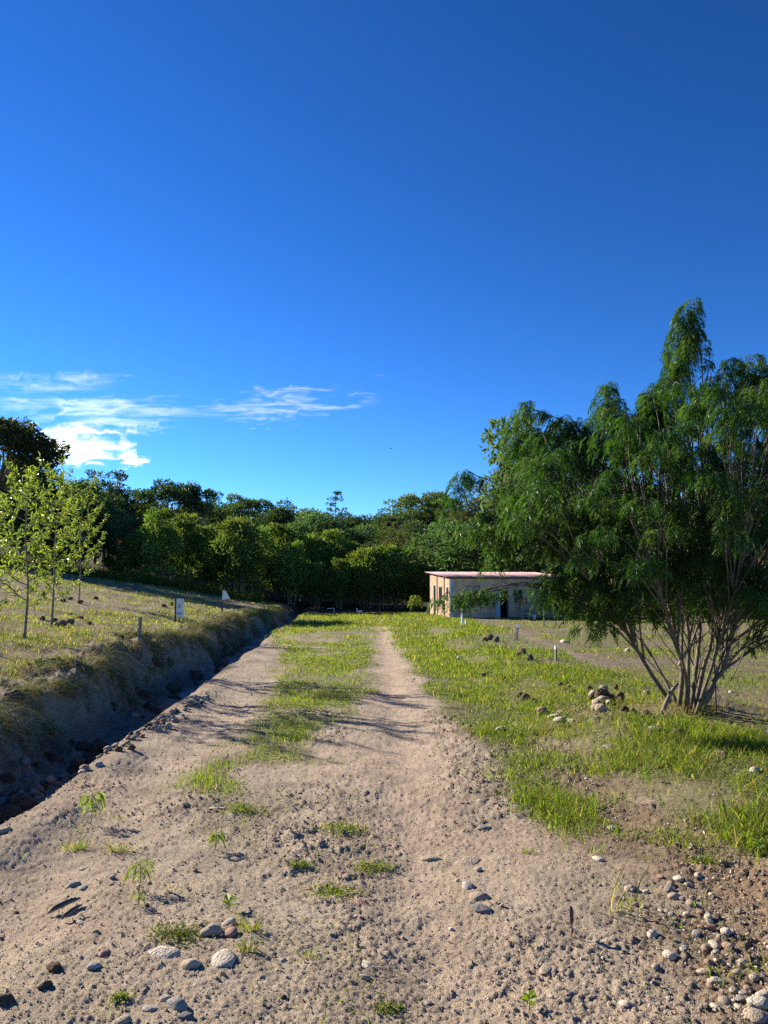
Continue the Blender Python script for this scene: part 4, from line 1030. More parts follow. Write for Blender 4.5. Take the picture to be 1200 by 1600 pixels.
STONE = {k: [stone_mesh('stone', 11 * i + 3 + j * 7, 0.42 if k == 'clod' else 0.09, (0.75 if k == 'clod' else 0.58) + 0.08 * j, m) for j in range(3)] for i, (k, m) in enumerate(SM.items())}
CW = dict(cream='cream', grey='grey', dark='dark', red='reddish', tan='tan', clod='earth-brown')
def stone(px, py, wpx, kind, label, group=None, name='stone', cat='stone', sink=0.3, tall=1.0, rz=None, tilt=0.0, long=1.0, lift=0.0, big=None):
    x, y, z = at(px, py)
    w = (wpx * math.hypot(y, CAM_H) / F) * 0.5
    me = STONE[kind][rng.integers(3) if big is None else big]
    hz_ = w * 0.6 * tall
    zz = float(gz(x, y, True))
    o = obj(name, me, None, (x, y, zz + hz_ * (1 - 2 * sink) + lift), (tilt, 0.15 * rng.normal(), rng.random() * 6.28 if rz is None else rz), (w * long, w, w * tall))
    return tag(o, label % CW[kind] if '%s' in label else label, cat, group)
FORE = [
 (350, 1502, 50, 'cream', 'largest pale flat stone with streaks in the foreground left of centre', .42, .55, .1), (256, 1492, 52, 'cream', 'long pale stone half buried in front of the mossy tuft', .5, .45, .2),
 (331, 1460, 32, 'tan', 'rounded tan cobble behind the largest pale stone', .25, .85, .6), (357, 1447, 22, 'cream', 'small pale stone rearmost in the foreground group', .35, .8, 0), (362, 1462, 24, 'red', 'pinkish cobble right of the rounded tan cobble', .25, .85, 0),
 (299, 1511, 30, 'tan', 'smooth tan cobble left below the largest pale stone', .25, .75, 0), (312, 1535, 24, 'tan', 'thin flat tan stone lying tilted below the smooth tan cobble', .3, .4, .2),
 (277, 1577, 30, 'grey', 'grey lumpy stone near the bottom edge left of centre', .3, .9, 0), (258, 1563, 15, 'cream', 'small pale pebble just above the grey lumpy stone', .3, .8, 0),
 (235, 1580, 22, 'grey', 'flat grey pebble left of the grey lumpy stone', .35, .6, 0), (193, 1597, 26, 'tan', 'smooth tan pebble cut by the bottom edge at left', .3, .7, 0), (292, 1594, 24, 'dark', 'dark greyish pebble at the bottom edge right of the grey lumpy stone', .3, .7, 0),
 (162, 1492, 20, 'red', 'reddish pebble alone on the bare sand at lower left', .3, .8, 0), (148, 1513, 22, 'grey', 'upright grey pebble below the reddish pebble', .2, 1.1, 0), (84, 1518, 24, 'clod', 'dark angular clod on the sand at lower left', .3, .8, 0),
 (70, 1545, 22, 'clod', 'dark clod with a long shadow below the angular clod', .3, .8, 0), (8, 1567, 30, 'clod', 'brown clod cut by the left edge near the bottom', .3, .8, 0),
 (115, 1384, 18, 'grey', 'grey pebble nearer the dry bark pieces, left of a pair', .3, .8, 0), (131, 1389, 16, 'grey', 'grey pebble nearer the dry bark pieces, right of a pair', .3, .6, 0), (131, 1357, 16, 'grey', 'small grey pebble uphill of the dry bark pieces', .3, .6, 0),
 (126, 1441, 14, 'cream', 'tiny whitish pebble right of the dry bark pieces', .3, .6, 0),
 (758, 1424, 40, 'dark', 'dark blue-grey stone half sunk right of centre in the foreground', .5, .65, .1), (752, 1404, 34, 'tan', 'wedge-shaped tan stone behind the dark blue-grey stone', .4, .7, .1), (731, 1388, 28, 'grey', 'rounded grey stone rearmost of the three right of centre', .45, .7, 0),
 (729, 1348, 42, 'tan', 'flat tan slab of stone bedded in the right wheel track', .55, .4, .2), (676, 1342, 36, 'tan', 'low tan stone with a dark hollow behind it in the right wheel track', .55, .4, .2), (757, 1294, 26, 'grey', 'pale grey flat stone set in the track near the right grass', .5, .5, 0),
 (339, 1264, 26, 'cream', 'flat pale stone flake lying left of the middle grass', .45, .35, .2), (560, 1412, 36, 'red', 'reddish stone sunk flush beside the middle weeds', .6, .4, .1), (572, 1510, 20, 'cream', 'cream pebble below the reddish sunk stone', .35, .6, 0),
 (571, 1530, 14, 'tan', 'small tan pebble just below the cream pebble', .35, .7, 0), (853, 1517, 28, 'tan', 'tan half-buried stone in the sand at lower right', .5, .6, 0), (976, 1570, 22, 'cream', 'lone cream pebble on smooth sand near the bottom right', .4, .6, 0),
 (934, 1343, 24, 'cream', 'cream stone among small stones left of the tall weeds', .35, .6, 0), (960, 1297, 26, 'cream', 'pale stone on the grassy edge at right', .4, .6, 0), (186, 1167, 34, 'tan', 'long tan stone lying on the ridge beside the ditch', .4, .45, .4),
 (57, 1238, 22, 'red', 'upright dark reddish cobble on the ridge by the ditch', .15, 1.3, 0), (57, 1250, 20, 'cream', 'pale flat cobble leaning on the dark reddish cobble', .25, .5, .3), (38, 1203, 20, 'grey', 'smooth grey boulder lying on the ditch floor at left', .25, .9, 0), (20, 1208, 16, 'dark', 'dark boulder beside the grey one on the ditch floor', .3, .8, 0),
 (210, 1124, 14, 'cream', 'roundish pale cobble at the upper end of the stony ridge', .25, 1.0, 0), (6, 1300, 24, 'tan', 'smooth tan stone cut by the left edge on the ridge', .3, .7, 0),
 (1047, 1501, 22, 'cream', 'bright rounded cream stone left of the gravel patch', .3, .8, 0), (1019, 1461, 18, 'cream', 'squarish cream stone at the near edge of the tall weeds', .2, 1.0, 0), (1069, 1485, 15, 'grey', 'grey-white stone in the dark soil right of the squarish cream stone', .25, .9, 0),
 (1117, 1484, 18, 'cream', 'pale angular stone under the grass tuft at right', .25, .9, 0), (1122, 1536, 22, 'cream', 'pale knobbly stone in the middle of the gravel patch', .3, .8, 0), (1101, 1522, 22, 'tan', 'long tan stone behind the pale knobbly stone', .35, .5, .1),
 (1186, 1574, 34, 'cream', 'big smooth cream stone at the right edge of the gravel patch', .3, .75, .1), (1182, 1593, 44, 'tan', 'largest flat tan stone in the bottom right corner', .4, .5, .1), (1132, 1567, 22, 'tan', 'tan stone in the lower gravel patch left of the big cream stone', .3, .7, 0),
 (1117, 1575, 16, 'cream', 'small cream stone nearest the bottom of the gravel patch', .3, .8, 0), (1194, 1560, 20, 'cream', 'cream stone cut by the right edge above the big smooth one', .3, .8, 0), (1060, 1378, 20, 'cream', 'pale stone with a shadow behind the tall weeds at right', .35, .6, 0), (985, 1391, 18, 'tan', 'tan stone at the foot of the leaning weeds', .25, .9, 0),
 (1080, 1416, 16, 'tan', 'tan stone beside the dark hollow at right', .25, 1.0, 0), (1053, 1404, 18, 'tan', 'brownish stone left of the dark hollow at right', .25, .8, 0),
 (780, 594 + 550, 20, 'tan', 'tan stone in the grass left of the rubble', .3, .8, 0), (848, 1118, 20, 'red', 'pinkish upright stone at the left end of the rubble line', .15, 1.2, 0), (867, 1121, 26, 'cream', 'flat pale stone beside the pinkish upright one', .35, .6, .2), (874, 1130, 24, 'cream', 'pale split stone at the front of the rubble line', .3, .7, 0), (892, 1129, 18, 'cream', 'small pale stone right of the split stone', .3, .7, 0),
 (941, 1113, 22, 'tan', 'pale squarish block below the heap of clods', .2, 1.1, 0), (934, 1102, 24, 'tan', 'tan stone stuck in the heap of clods', .25, .8, 0), (1024, 1146, 24, 'tan', 'rounded tan stone in the grass left of the tree foot', .25, .9, 0), (1180, 1207, 18, 'cream', 'pale round stone in the grass at the right edge', .3, 1.0, 0), (951, 1170, 18, 'grey', 'grey stone in the grass below the rubble', .3, .7, 0),
 (1128, 1183, 22, 'clod', 'brown clod in the grass below the dark tree shadow', .3, .9, 0), (1065, 1150, 34, 'clod', 'broad brown clod in front of the tree foot', .3, .8, 0)]
for px, py, w, k, lab, sink, tall, tilt in FORE:
    stone(px, py, w * (0.9 if w > 20 else 1), k, lab, None, 'clod' if k == 'clod' else 'stone', 'clod' if k == 'clod' else 'stone', sink + 0.08, tall, None, tilt, 1.15)
# heap of clods and the line of rubble on the berm
for i in range(26):
    c = i < 15
    stone(940 + (13 if c else 24) * rng.normal(), 1098 + 8 * rng.normal() - (4 if c else 0), 7 + 14 * rng.random() ** 1.5, 'clod' if i % 3 else 'tan', '%s lump in the heap of clods and stones left of the tree', 'lumps of the rubble heap', 'clod', 'clod', 0.2, 1.0, lift=0.06 * rng.random() if c else 0)
for (px, py, s) in [(820, 1094, 18), (812, 1090, 15), (833, 1098, 16), (888, 1078, 14), (875, 1072, 12), (895, 1082, 12), (765, 1000, 16), (775, 1003, 14), (757, 1002, 12), (815, 1022, 18), (808, 1027, 14), (828, 1032, 16), (840, 1040, 12), (990, 1118, 18), (1003, 1124, 14), (975, 1112, 16), (1010, 1120, 18), (755, 1058, 12), (790, 1062, 12)]:
    stone(px, py, s, 'clod', 'dark earth clod among the tall grass of the right verge', 'clods along the right verge', 'clod', 'clod', 0.25, 0.95)
for i in range(10):
    stone(700 + 480 * rng.random(), 1000 + 180 * rng.random(), 8 + 7 * rng.random(), 'cream', 'small pale stone in the grass of the right verge', 'pale stones in the right verge', sink=0.3)
# dark mulch clumps by the saplings
for (px, py, w) in [(95, 978, 22), (108, 974, 18), (125, 968, 14), (84, 972, 16), (110, 962, 10), (140, 975, 10), (66, 968, 12), (98, 940, 12), (110, 937, 10), (125, 942, 12), (150, 936, 10), (255, 948, 10), (268, 944, 8)]:
    stone(px, py, w, 'clod', 'dark clump of mulched soil lying near the saplings', 'mulch clumps by the saplings', 'clod', 'clod', 0.3, 0.8)
# clods broken out of the bank
for i in range(70):
    y_ = 5.6 * (26 / 5.6) ** rng.random(); u_ = 0.45 + 0.85 * rng.random(); x_ = float(edge(y_)) - u_
    zz = float(gz(x_, y_, True)); w_ = (0.03 + 0.09 * rng.random() ** 2) * (1 + 0.03 * y_)
    o = obj('clod', STONE['clod'][rng.integers(3)], None, (x_, y_, zz + w_ * 0.2), (0, 0.4 * rng.normal(), rng.random() * 6.28), (w_ * 1.2, w_, w_ * 0.9))
    tag(o, 'brown earth clod broken out of the left bank above the ditch floor', 'clod', 'clods on the ditch bank')
# cobbles heaped along the ditch
for i in range(110):
    t = rng.random() ** 0.8
    px = -5 + 330 * t + 9 * rng.normal(); py = 1290 - 205 * t ** 0.85 + 5 * rng.normal() + 6
    stone(px, py, (7 + 11 * rng.random() ** 2) * (1.15 - 0.4 * t), ['grey', 'tan', 'grey', 'red', 'clod'][rng.integers(5)], '%s cobble heaped along the lip of the ditch', 'cobbles along the ditch', 'cobble', 'stone', 0.36, 0.7 + 0.4 * rng.random(), lift=0.015 * rng.random())
# gravel in the bottom right corner
for i in range(64):
    t = rng.random()
    px = 1000 + 200 * t ** 0.6 + 25 * rng.normal(); py = 1400 + 195 * t + 22 * rng.normal()
    if px > 1215 or py > 1620 or px < 960 + 0: continue
    stone(px, py, 8 + 10 * rng.random() ** 2, ['cream', 'tan', 'cream', 'grey', 'red'][rng.integers(5)], '%s pebble of the loose gravel in the bottom right corner', 'pebbles of the gravel patch', 'pebble', 'stone', 0.25, 0.8)
for i in range(46):
    px, py = rng.random() * 1200, 1320 + 280 * rng.random()
    stone(px, py, 6 + 8 * rng.random() ** 3, ['grey', 'tan', 'clod', 'tan', 'cream'][rng.integers(5)], 'small %s stone lying loose on the bare sandy track', 'loose stones on the track', 'pebble', 'stone', 0.3, 0.8)

# ------------------------------------------------------------------ soil crumbs (gravelly surface)
def crumbs():
    n = 108000
    d = 2.2 * (15 / 2.2) ** (rng.random(n) ** 1.1)
    a = rng.uniform(-0.66, 0.66, n)
    x = a * d; y = d
    ok = (uu(x, y) < 0.9) & (x < 3.6 + 0.05 * y)
    den = 0.18 + 0.85 * rough_w(x, y)
    ok &= rng.random(n) < den
    x, y, d = x[ok], y[ok], d[ok]; n = len(x)
    s = (0.0022 + 0.0080 * rng.random(n) ** 5.5 * (0.45 + 0.7 * rough_w(x, y))) * (0.8 + 0.10 * d)
    z = gz(x, y, True)
    oc = np.array([[1, 0, 0], [-1, 0, 0], [0, 1, 0], [0, -1, 0], [0, 0, 1], [0, 0, -1]], float)
    fc = np.array([[0, 2, 4], [2, 1, 4], [1, 3, 4], [3, 0, 4], [2, 0, 5], [1, 2, 5], [3, 1, 5], [0, 3, 5]])
    ang = rng.random(n) * 6.28; c, sn = np.cos(ang), np.sin(ang)
    V = oc[None] * (0.65 + 0.7 * rng.random((n, 6, 1))) + 0.25 * rng.normal(size=(n, 6, 3))
    X = V[..., 0] * c[:, None] - V[..., 1] * sn[:, None]; Y = V[..., 0] * sn[:, None] + V[..., 1] * c[:, None]
    V = np.stack([X, Y * 1.0, V[..., 2] * 0.75], -1) * s[:, None, None] + np.stack([x, y, z + s * 0.35], -1)[:, None, :]
    Fc = (np.arange(n)[:, None, None] * 6 + fc[None]).reshape(-1, 3)
    base = np.array([0.385, 0.305, 0.232]) * (0.70 + 0.5 * rng.random((n, 1)))
    pal = rng.random((n, 1)); base = np.where(pal < 0.08, np.array([[0.40, 0.36, 0.31]]), base); base = np.where(pal > 0.92, np.array([[0.24, 0.18, 0.14]]), base)
    o = obj('soil_crumbs', mesh_from('soil_crumbs', V.reshape(-1, 3), [Fc], np.repeat(base, 6, 0), False, [M_crumb]))
    tag(o, 'gravelly crumbs of soil strewn over the sandy track', 'gravel', None, 'stuff')
crumbs()

# ------------------------------------------------------------------ grass
def blade_mesh(x, y, h, w, bend, tint, seg=2, z=None, ang=None, sag=0.45):
    n = len(x)
    z = gz(x, y) if z is None else z
    a = rng.random(n) * 6.28 if ang is None else ang
    d = np.stack([np.cos(a), np.sin(a), 0 * a], -1); sd = np.stack([-np.sin(a), np.cos(a), 0 * a], -1)
    tw = rng.normal(size=n) * 0.7
    sd = sd * np.cos(tw)[:, None] + d * np.sin(tw)[:, None]
    P0 = np.stack([x, y, z - 0.01], -1)
    ts = np.linspace(0, 1, seg + 2)
    rows = []
    for i, t in enumerate(ts):
        p = P0 + d * (h * bend * t ** 1.6)[:, None] + np.array([0, 0, 1.0]) * (h * (t - sag * bend * t ** 2.4))[:, None]
        ww = (w * (0.75 + 0.5 * t - 1.25 * t ** 2) if i < seg + 1 else 0 * w)
        if i < seg + 1: rows += [p - sd * (ww * 0.5)[:, None], p + sd * (ww * 0.5)[:, None]]
        else: rows.append(p)
    m = len(rows); V = np.stack(rows, 1).reshape(-1, 3)
    k = np.arange(n)[:, None] * m
    Q = [k + np.array([[2 * i, 2 * i + 1, 2 * i + 3, 2 * i + 2]]) for i in range(seg)]
    T3 = k + np.array([[2 * seg, 2 * seg + 1, 2 * seg + 2]])
    return V, Q, T3, np.repeat(tint, m, 0)
GRN = np.array([0.115, 0.190, 0.028]); YEL = np.array([0.210, 0.245, 0.045]); STR = np.array([0.36, 0.29, 0.165]); DGR = np.array([0.075, 0.135, 0.03])
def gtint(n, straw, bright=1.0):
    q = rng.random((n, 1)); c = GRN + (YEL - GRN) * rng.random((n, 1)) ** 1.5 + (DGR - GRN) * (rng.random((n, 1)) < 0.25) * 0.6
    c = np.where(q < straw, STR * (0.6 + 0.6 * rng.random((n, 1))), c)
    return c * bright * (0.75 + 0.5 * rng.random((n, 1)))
def grass(name, label, wfun, n, dr, ar, h, w, straw, seg=2, power=1.0, clump=0.55, bend=(0.2, 0.9), cat='grass', mat=None):
    """blades scattered where wfun(x, y) says so, in clumps"""
    m = max(60, n // 13)
    td = dr[0] * (dr[1] / dr[0]) ** (rng.random(m) ** power); ta = rng.uniform(*ar, m); tx, ty = ta * td, td
    tr = (0.04 + 0.008 * td) * (0.4 + 1.5 * rng.random(m) ** 1.5); th = 0.5 + 0.9 * rng.random(m) ** 1.5; tb = rng.random(m); tl = rng.random(m) * 6.28; thue = 0.75 + 0.5 * rng.random((m, 1))
    kt = (rng.random(m) < np.clip(wfun(tx, ty), 0, 1)) & (rng.random(m) < 0.12 + 0.9 * ss(-0.28, 0.22, fbm(tx * 2.1, ty * 1.4, 605, 3)))
    pool = np.flatnonzero(kt); n = int(len(pool) * 13)
    q = pool[rng.integers(0, len(pool), n)]
    x = tx[q] + rng.normal(size=n) * tr[q]; y = ty[q] + rng.normal(size=n) * tr[q] * 1.2; d = td[q]
    keep = rng.random(n) < np.clip(wfun(x, y) * 1.6, 0, 1); x, y, d, q = x[keep], y[keep], d[keep], q[keep]; n = len(x)
    hh = h * (0.45 + 0.8 * rng.random(n)) * th[q]
    ww = w * (0.6 + 0.7 * rng.random(n)) * np.maximum(1.0, d / 7.5)
    bd = bend[0] + (bend[1] - bend[0]) * rng.random(n)
    V, Q, T3, T = blade_mesh(x, y, hh, ww, bd, gtint(n, straw) * thue[q], seg)
    o = obj(name, mesh_from(name, V, Q + [T3], T, False, [mat or M_grass]))
    tag(o, label, cat, None, 'stuff'); return n
tot = 0
tot += grass('grass', 'short green grass on the crown between the wheel tracks', mid_w, 120000, (4.2, 24), (-0.28, 0.02), 0.085, 0.0055, 0.10)
tot += grass('grass', 'sunlit yellow-green grass spreading over the far end of the track', lambda x, y: np.clip(far_w(x, y) + 0.7 * verge1(x, y) + 0.6 * ss(26, 40, y), 0, 1) * (uu(x, y) < 0.1) * (x < 3.3 + 0.04 * y), 95000, (15, 56), (-0.14, 0.12), 0.15, 0.007, 0.15, 1, 0.9)
tot += grass('grass', 'green grass strip along the right wheel track', lambda x, y: np.clip(verge1(x, y), 0, 1) * ss(-0.4, 0.1, fbm(x * 1.3, y * 1.0, 611, 3)), 110000, (4.8, 26), (-0.02, 0.32), 0.11, 0.0065, 0.08)
tot += grass('grass', 'rank long-bladed grass on the low berm at right', lambda x, y: np.clip(verge2(x, y), 0, 1) * (0.18 + 0.82 * ss(-0.22, 0.16, fbm(x * 1.5, y * 1.1, 615, 4))), 175000, (4.3, 34), (0.03, 0.62), 0.16, 0.0085, 0.13, 2, 1.05, 0.6, (0.3, 1.1))
tot += grass('grass', 'thin weedy grass on the brown soil between the verge strips', verge_mid, 170000, (4.2, 20), (0.05, 0.6), 0.10, 0.0065, 0.12)
tot += grass('grass', 'thin stubble and green streaks of the right field', lambda x, y: np.clip(0.50 * ss(0, 1, x - (3.4 + .05 * y)) + 0.9 * rfield(x, y), 0, 1), 130000, (7, 48), (0.10, 0.62), 0.08, 0.007, 0.2, 1, 0.8)
tot += grass('grass', 'patchy green and straw-coloured grass of the left field', lambda x, y: lfield(x, y) * ss(-0.3, 0.3, fbm(x * 0.9, y * 0.9, 241, 4) + 0.15), 200000, (6.5, 60), (-0.64, -0.07), 0.10, 0.0070, 0.30, 1, 0.95, 0.6)
tot += grass('grass', 'sparse blades coming up through the bare sand', lambda x, y: (uu(x, y) < -0.1) * (x < 3.4) * (0.10 + 0.5 * ss(0.0, 0.4, fbm(x * 1.6, y * 1.6, 621, 3)) + 0.6 * np.exp(-((x + 0.2 + 0.02 * y) / 0.3) ** 2) * ss(-0.2, 0.3, fbm(x * 2.5, y * 2.5, 625, 3))), 13000, (2.4, 9), (-0.6, 0.6), 0.07, 0.004, 0.2)
# straw and long grass hanging over the bank
def overhang():
    # tussocks along the brink, each with its own lean and colour
    m = 620; ty = 5.0 * (55 / 5.0) ** rng.random(m); tu = 1.0 + 0.75 * rng.random(m) ** 1.1
    lean = rng.normal(size=m) * 0.7; big = 0.45 + 0.8 * rng.random(m) ** 2; strw = np.where(rng.random(m) < 0.5, 0.88, 0.15)
    n = 24000; q = rng.integers(0, m, n); sp = 0.07 * big[q] * np.maximum(1, ty[q] / 12)
    y = ty[q] + rng.normal(size=n) * sp; u = tu[q] + rng.normal(size=n) * sp * 0.8
    x = edge(y) - u + 0.16 * fbm(y * 0.55, 0 * y + 3.1, 11, 3)
    ang = lean[q] + rng.normal(size=n) * 0.65
    t = np.where((rng.random(n) < strw[q])[:, None], STR * np.array([0.92, 0.96, 1.0]) * (0.40 + 0.7 * rng.random((n, 1))), gtint(n, 0.05, 0.9)); h = (0.14 + 0.34 * rng.random(n) ** 1.3) * big[q]
    V, Q, T3, T = blade_mesh(x, y, h, 0.007 * np.maximum(1, y / 8) * (0.5 + 0.9 * rng.random(n)), 0.6 + 1.1 * rng.random(n), t, 3, gz(x, y), ang, 0.85)
    o = obj('straw', mesh_from('straw', V, Q + [T3], T, False, [M_straw])); tag(o, 'dry straw and long grass hanging over the brink of the ditch bank', 'straw', None, 'stuff')
    # thin roots and stalks on the cut face
    n = 3600; y = 5.2 * (30 / 5.2) ** rng.random(n); u = 0.85 + 0.45 * rng.random(n); x = edge(y) - u + 0.16 * fbm(y * 0.55, 0 * y + 3.1, 11, 3)
    V, Q, T3, T = blade_mesh(x, y, 0.12 + 0.25 * rng.random(n), 0.004 * np.maximum(1, y / 8), 0.8 + 0.7 * rng.random(n), np.array([0.16, 0.12, 0.08]) * (0.5 + 0.9 * rng.random((n, 1))), 2, gz(x, y) + 0.03, rng.normal(size=n) * 1.2, 0.9)
    o = obj('roots', mesh_from('roots', V, Q + [T3], T, False, [M_straw])); tag(o, 'thin roots and dead stalks on the dark cut face of the ditch', 'roots', None, 'stuff')
overhang()
# loose straw lying flat on the left field
def litter():
    n = 26000; d = 6.5 * (45 / 6.5) ** rng.random(n); a = rng.uniform(-0.62, -0.08, n); x, y = a * d, d
    k = (lfield(x, y) > 0.6) & (rng.random(n) < 0.35 + 0.65 * ss(-.1, .3, fbm(x * 0.8, y * 0.8, 641, 3))); x, y, d = x[k], y[k], d[k]; n = len(x)
    V, Q, T3, T = blade_mesh(x, y, 0.10 + 0.16 * rng.random(n), 0.005 * np.maximum(1, d / 8), 1.5 + 1.2 * rng.random(n), STR * (0.5 + 0.6 * rng.random((n, 1))), 1, gz(x, y) + 0.015, None, 0.62)
    o = obj('mown_straw', mesh_from('mown_straw', V, Q + [T3], T, False, [M_straw])); tag(o, 'mown straw lying flat over the left field', 'straw', None, 'stuff')
litter()
# tall weeds in the shade along the foot of the wood
def wood_edge():
    n = 22000; d = rng.uniform(46, 66, n); a = rng.uniform(-0.55, -0.14, n); x, y = a * d, d
    edge_y = 56 + 0.15 * (x + 12)
    k = (np.abs(y - edge_y - 2) < 3.5) & (x < edge(y) - 3) & (rng.random(n) < 0.8); x, y = x[k], y[k]; n = len(x)
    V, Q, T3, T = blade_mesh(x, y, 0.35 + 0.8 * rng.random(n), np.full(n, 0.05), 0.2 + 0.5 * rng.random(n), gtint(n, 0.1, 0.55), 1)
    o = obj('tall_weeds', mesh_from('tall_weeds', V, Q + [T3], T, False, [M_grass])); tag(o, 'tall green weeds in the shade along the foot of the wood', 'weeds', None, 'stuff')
wood_edge()
# creeping ground cover: small round leaves
def creeping(n, wfun, dr, ar, label, size=0.016):
    d = dr[0] * (dr[1] / dr[0]) ** rng.random(n); a = rng.uniform(*ar, n); x, y = a * d, d
    k = rng.random(n) < wfun(x, y); x, y, d = x[k], y[k], d[k]; n = len(x)
    P = np.stack([x, y, gz(x, y) + 0.008 + 0.035 * rng.random(n)], -1); D = unit(n); D[:, 2] = np.abs(D[:, 2]) * 0.5
    L = size * (0.7 + 0.7 * rng.random(n)) * np.maximum(1, d / 7)
    V, Fc, T = cards(P, D, L, L * 0.75, gtint(n, 0.03, 1.05), 0.15, up=np.array([0, 0, 1.0]))
    o = obj('ground_cover', mesh_from('ground_cover', V, [Fc], T, False, [M_grass])); tag(o, label, 'ground cover', None, 'stuff')
creeping(45000, lambda x, y: mid_w(x, y) * ss(-0.1, 0.3, fbm(x * 1.4, y * 1.4, 651, 3) + .1), (4.8, 24), (-0.27, 0.02), 'low creeping leaves matted between the wheel tracks')
creeping(60000, lambda x, y: np.clip(verge1(x, y) + 0.6 * verge2(x, y) + 0.6 * verge_mid(x, y), 0, 1) * ss(-0.2, 0.3, fbm(x * 1.4, y * 1.4, 661, 3) + .1), (4.8, 20), (0.0, 0.6), 'low creeping leaves matted through the right verge')

creeping(9000, lambda x, y: (np.exp(-((x + 0.22) / 0.28) ** 2) * (y < 6) + 0.5 * (x > 1.0)) * (uu(x, y) < -.1) * ss(0.08, 0.35, fbm(x * 2.2, y * 2.2, 671, 3)), (2.5, 6.5), (-0.35, 0.6), 'little mats of creeping leaves on the near part of the track', 0.013)
# ------------------------------------------------------------------ single weeds
def tuft(px, py, wpx, hpx, n, label, tint=1.0, straw=0.05, mossy=False, bend=(0.3, 1.0), bw=0.005):
    x, y, z = at(px, py); k = mpp(math.hypot(y, 1.5)); r = wpx * k * 0.5; h = hpx * k
    m = 4 if mossy else 3
    ca = rng.random(m) * 6.28; cr = r * rng.random(m) ** 0.6 * 0.62; cs = r * (0.34 + 0.25 * rng.random(m)); ch = 0.4 + 0.8 * rng.random(m)
    g = rng.integers(0, m, n)
    bx = cr[g] * np.cos(ca[g]) + cs[g] * rng.normal(size=n); by = (cr[g] * np.sin(ca[g]) + cs[g] * rng.normal(size=n)) * (0.8 if mossy else 0.6)
    a = np.arctan2(by, bx)
    dz = gz(x + bx, y + by, True) - z
    nb = n // 3 if mossy else n
    V, Q, T3, T = blade_mesh(bx[:nb], by[:nb], h * ch[g[:nb]] * (0.3 + 0.8 * rng.random(nb)), np.full(nb, bw), bend[0] + (bend[1] - bend[0]) * rng.random(nb), gtint(nb, straw + 0.1, tint), 2, dz[:nb], a[:nb] + rng.normal(size=nb) * 0.8)
    if mossy:
        P = np.stack([bx, by, dz + 0.4 * h * ch[g] * rng.random(n)], -1); D = unit(n); D[:, 2] = np.abs(D[:, 2]) * 0.6
        L = 0.013 * (0.6 + 0.9 * rng.random(n)); V2, F2, T2 = cards(P, D, L, L * 0.6, gtint(n, 0.04, tint), 0.15, up=np.array([0, 0, 1.0]))
        T3 = np.concatenate([T3, F2 + len(V)]); V = np.concatenate([V, V2]); T = np.concatenate([T, T2])
    o = obj('grass_tuft', mesh_from('grass_tuft', V, Q + [T3], T, False, [M_grass]), None, (x, y, z)); tag(o, label, 'grass tuft'); return o
for a in [(270, 1470, 80, 24, 520, 'mossy green tuft left of the foreground stones', .75, .05, True), (380, 1268, 52, 16, 420, 'dense low tuft at the near end of the middle grass', 1.0, .03, True), (190, 1566, 26, 15, 120, 'small bright tuft alone on the sand near the bottom left', 1.1, .05, True),
          (545, 1300, 70, 22, 420, 'broad leafy tuft between the tracks', 1.0, .05, True), (575, 1360, 50, 18, 320, 'low tuft right of the broad leafy tuft', 1.0, .05, True), (530, 1398, 66, 22, 420, 'creeping bright tuft above the reddish sunk stone', 1.05, .04, True), (470, 1356, 34, 18, 200, 'small tuft left of the broad leafy tuft', 1.0, .05, True),
          (480, 1494, 36, 20, 90, 'dark thin tuft in the centre foreground', .8, .2, False), (608, 1577, 36, 14, 160, 'low tuft near the bottom edge in the middle', .95, .05, True), (1105, 1348, 36, 22, 260, 'bright bushy tuft on the bare soil at right', 1.1, .03, True), (110, 1325, 40, 34, 90, 'wispy tuft of upright blades on the left sand', 1.0, .15, False),
          (190, 1330, 40, 26, 80, 'wispy tuft casting a shadow right of the upright blades', .8, .2, False), (828, 1333, 18, 26, 50, 'small upright tuft alone right of the wheel track', 1.0, .1, False), (388, 1455, 30, 40, 50, 'sparse upright tuft right of the foreground stones', .9, .15, False), (385, 1490, 30, 30, 60, 'sparse tuft beside the largest pale stone', .85, .2, False)]:
    tuft(*a)
for a in [(1130, 1525, 70, 60, 26, 'long arching grass clump in the gravel patch', 1.0, .1, False, (0.5, 1.3), 0.007), (1195, 1515, 70, 60, 26, 'long arching grass clump cut by the right edge', 1.0, .1, False, (0.5, 1.3), 0.008), (990, 1420, 50, 95, 9, 'tall grass weed with drooping blades, right one of the pair on the sandy slope', 1.1, .05, False, (0.4, 1.2), 0.009),
          (950, 1428, 44, 105, 8, 'tall grass weed with drooping blades, left one of the pair on the sandy slope', 1.1, .05, False, (0.4, 1.2), 0.009), (1090, 1420, 40, 70, 8, 'slender upright grass weed beside the dark hollow', 1.1, .05, False, (0.3, .9), 0.007), (1060, 1450, 24, 40, 8, 'short bright grass weed below the slender one', 1.2, .0, False, (0.3, .9), 0.008),
          (158, 1158, 60, 34, 12, 'arching grass weed on the stony ridge by the ditch', 1.1, .05, False, (0.6, 1.4), 0.008), (800, 1290 - 20, 30, 30, 14, 'small grass weed at the edge of the right strip', 1.0, .05, False, (0.3, 1.), 0.006), (90, 1075, 40, 26, 12, 'bright grass weed on the dark bank at left', 1.2, .0, False, (0.6, 1.3), 0.012), (165, 1075, 26, 18, 10, 'small bright grass weed halfway down the bank', 1.2, .0, False, (0.6, 1.3), 0.012),
          (820, 1110, 60, 40, 30, 'tall grass weed at the left end of the rubble line', 1.2, .05, False, (0.5, 1.3), 0.011), (790, 1215, 80, 50, 60, 'long-bladed grass clump in front of the right strip', 1.15, .05, False, (0.4, 1.2), 0.009)]:
    tuft(*a)
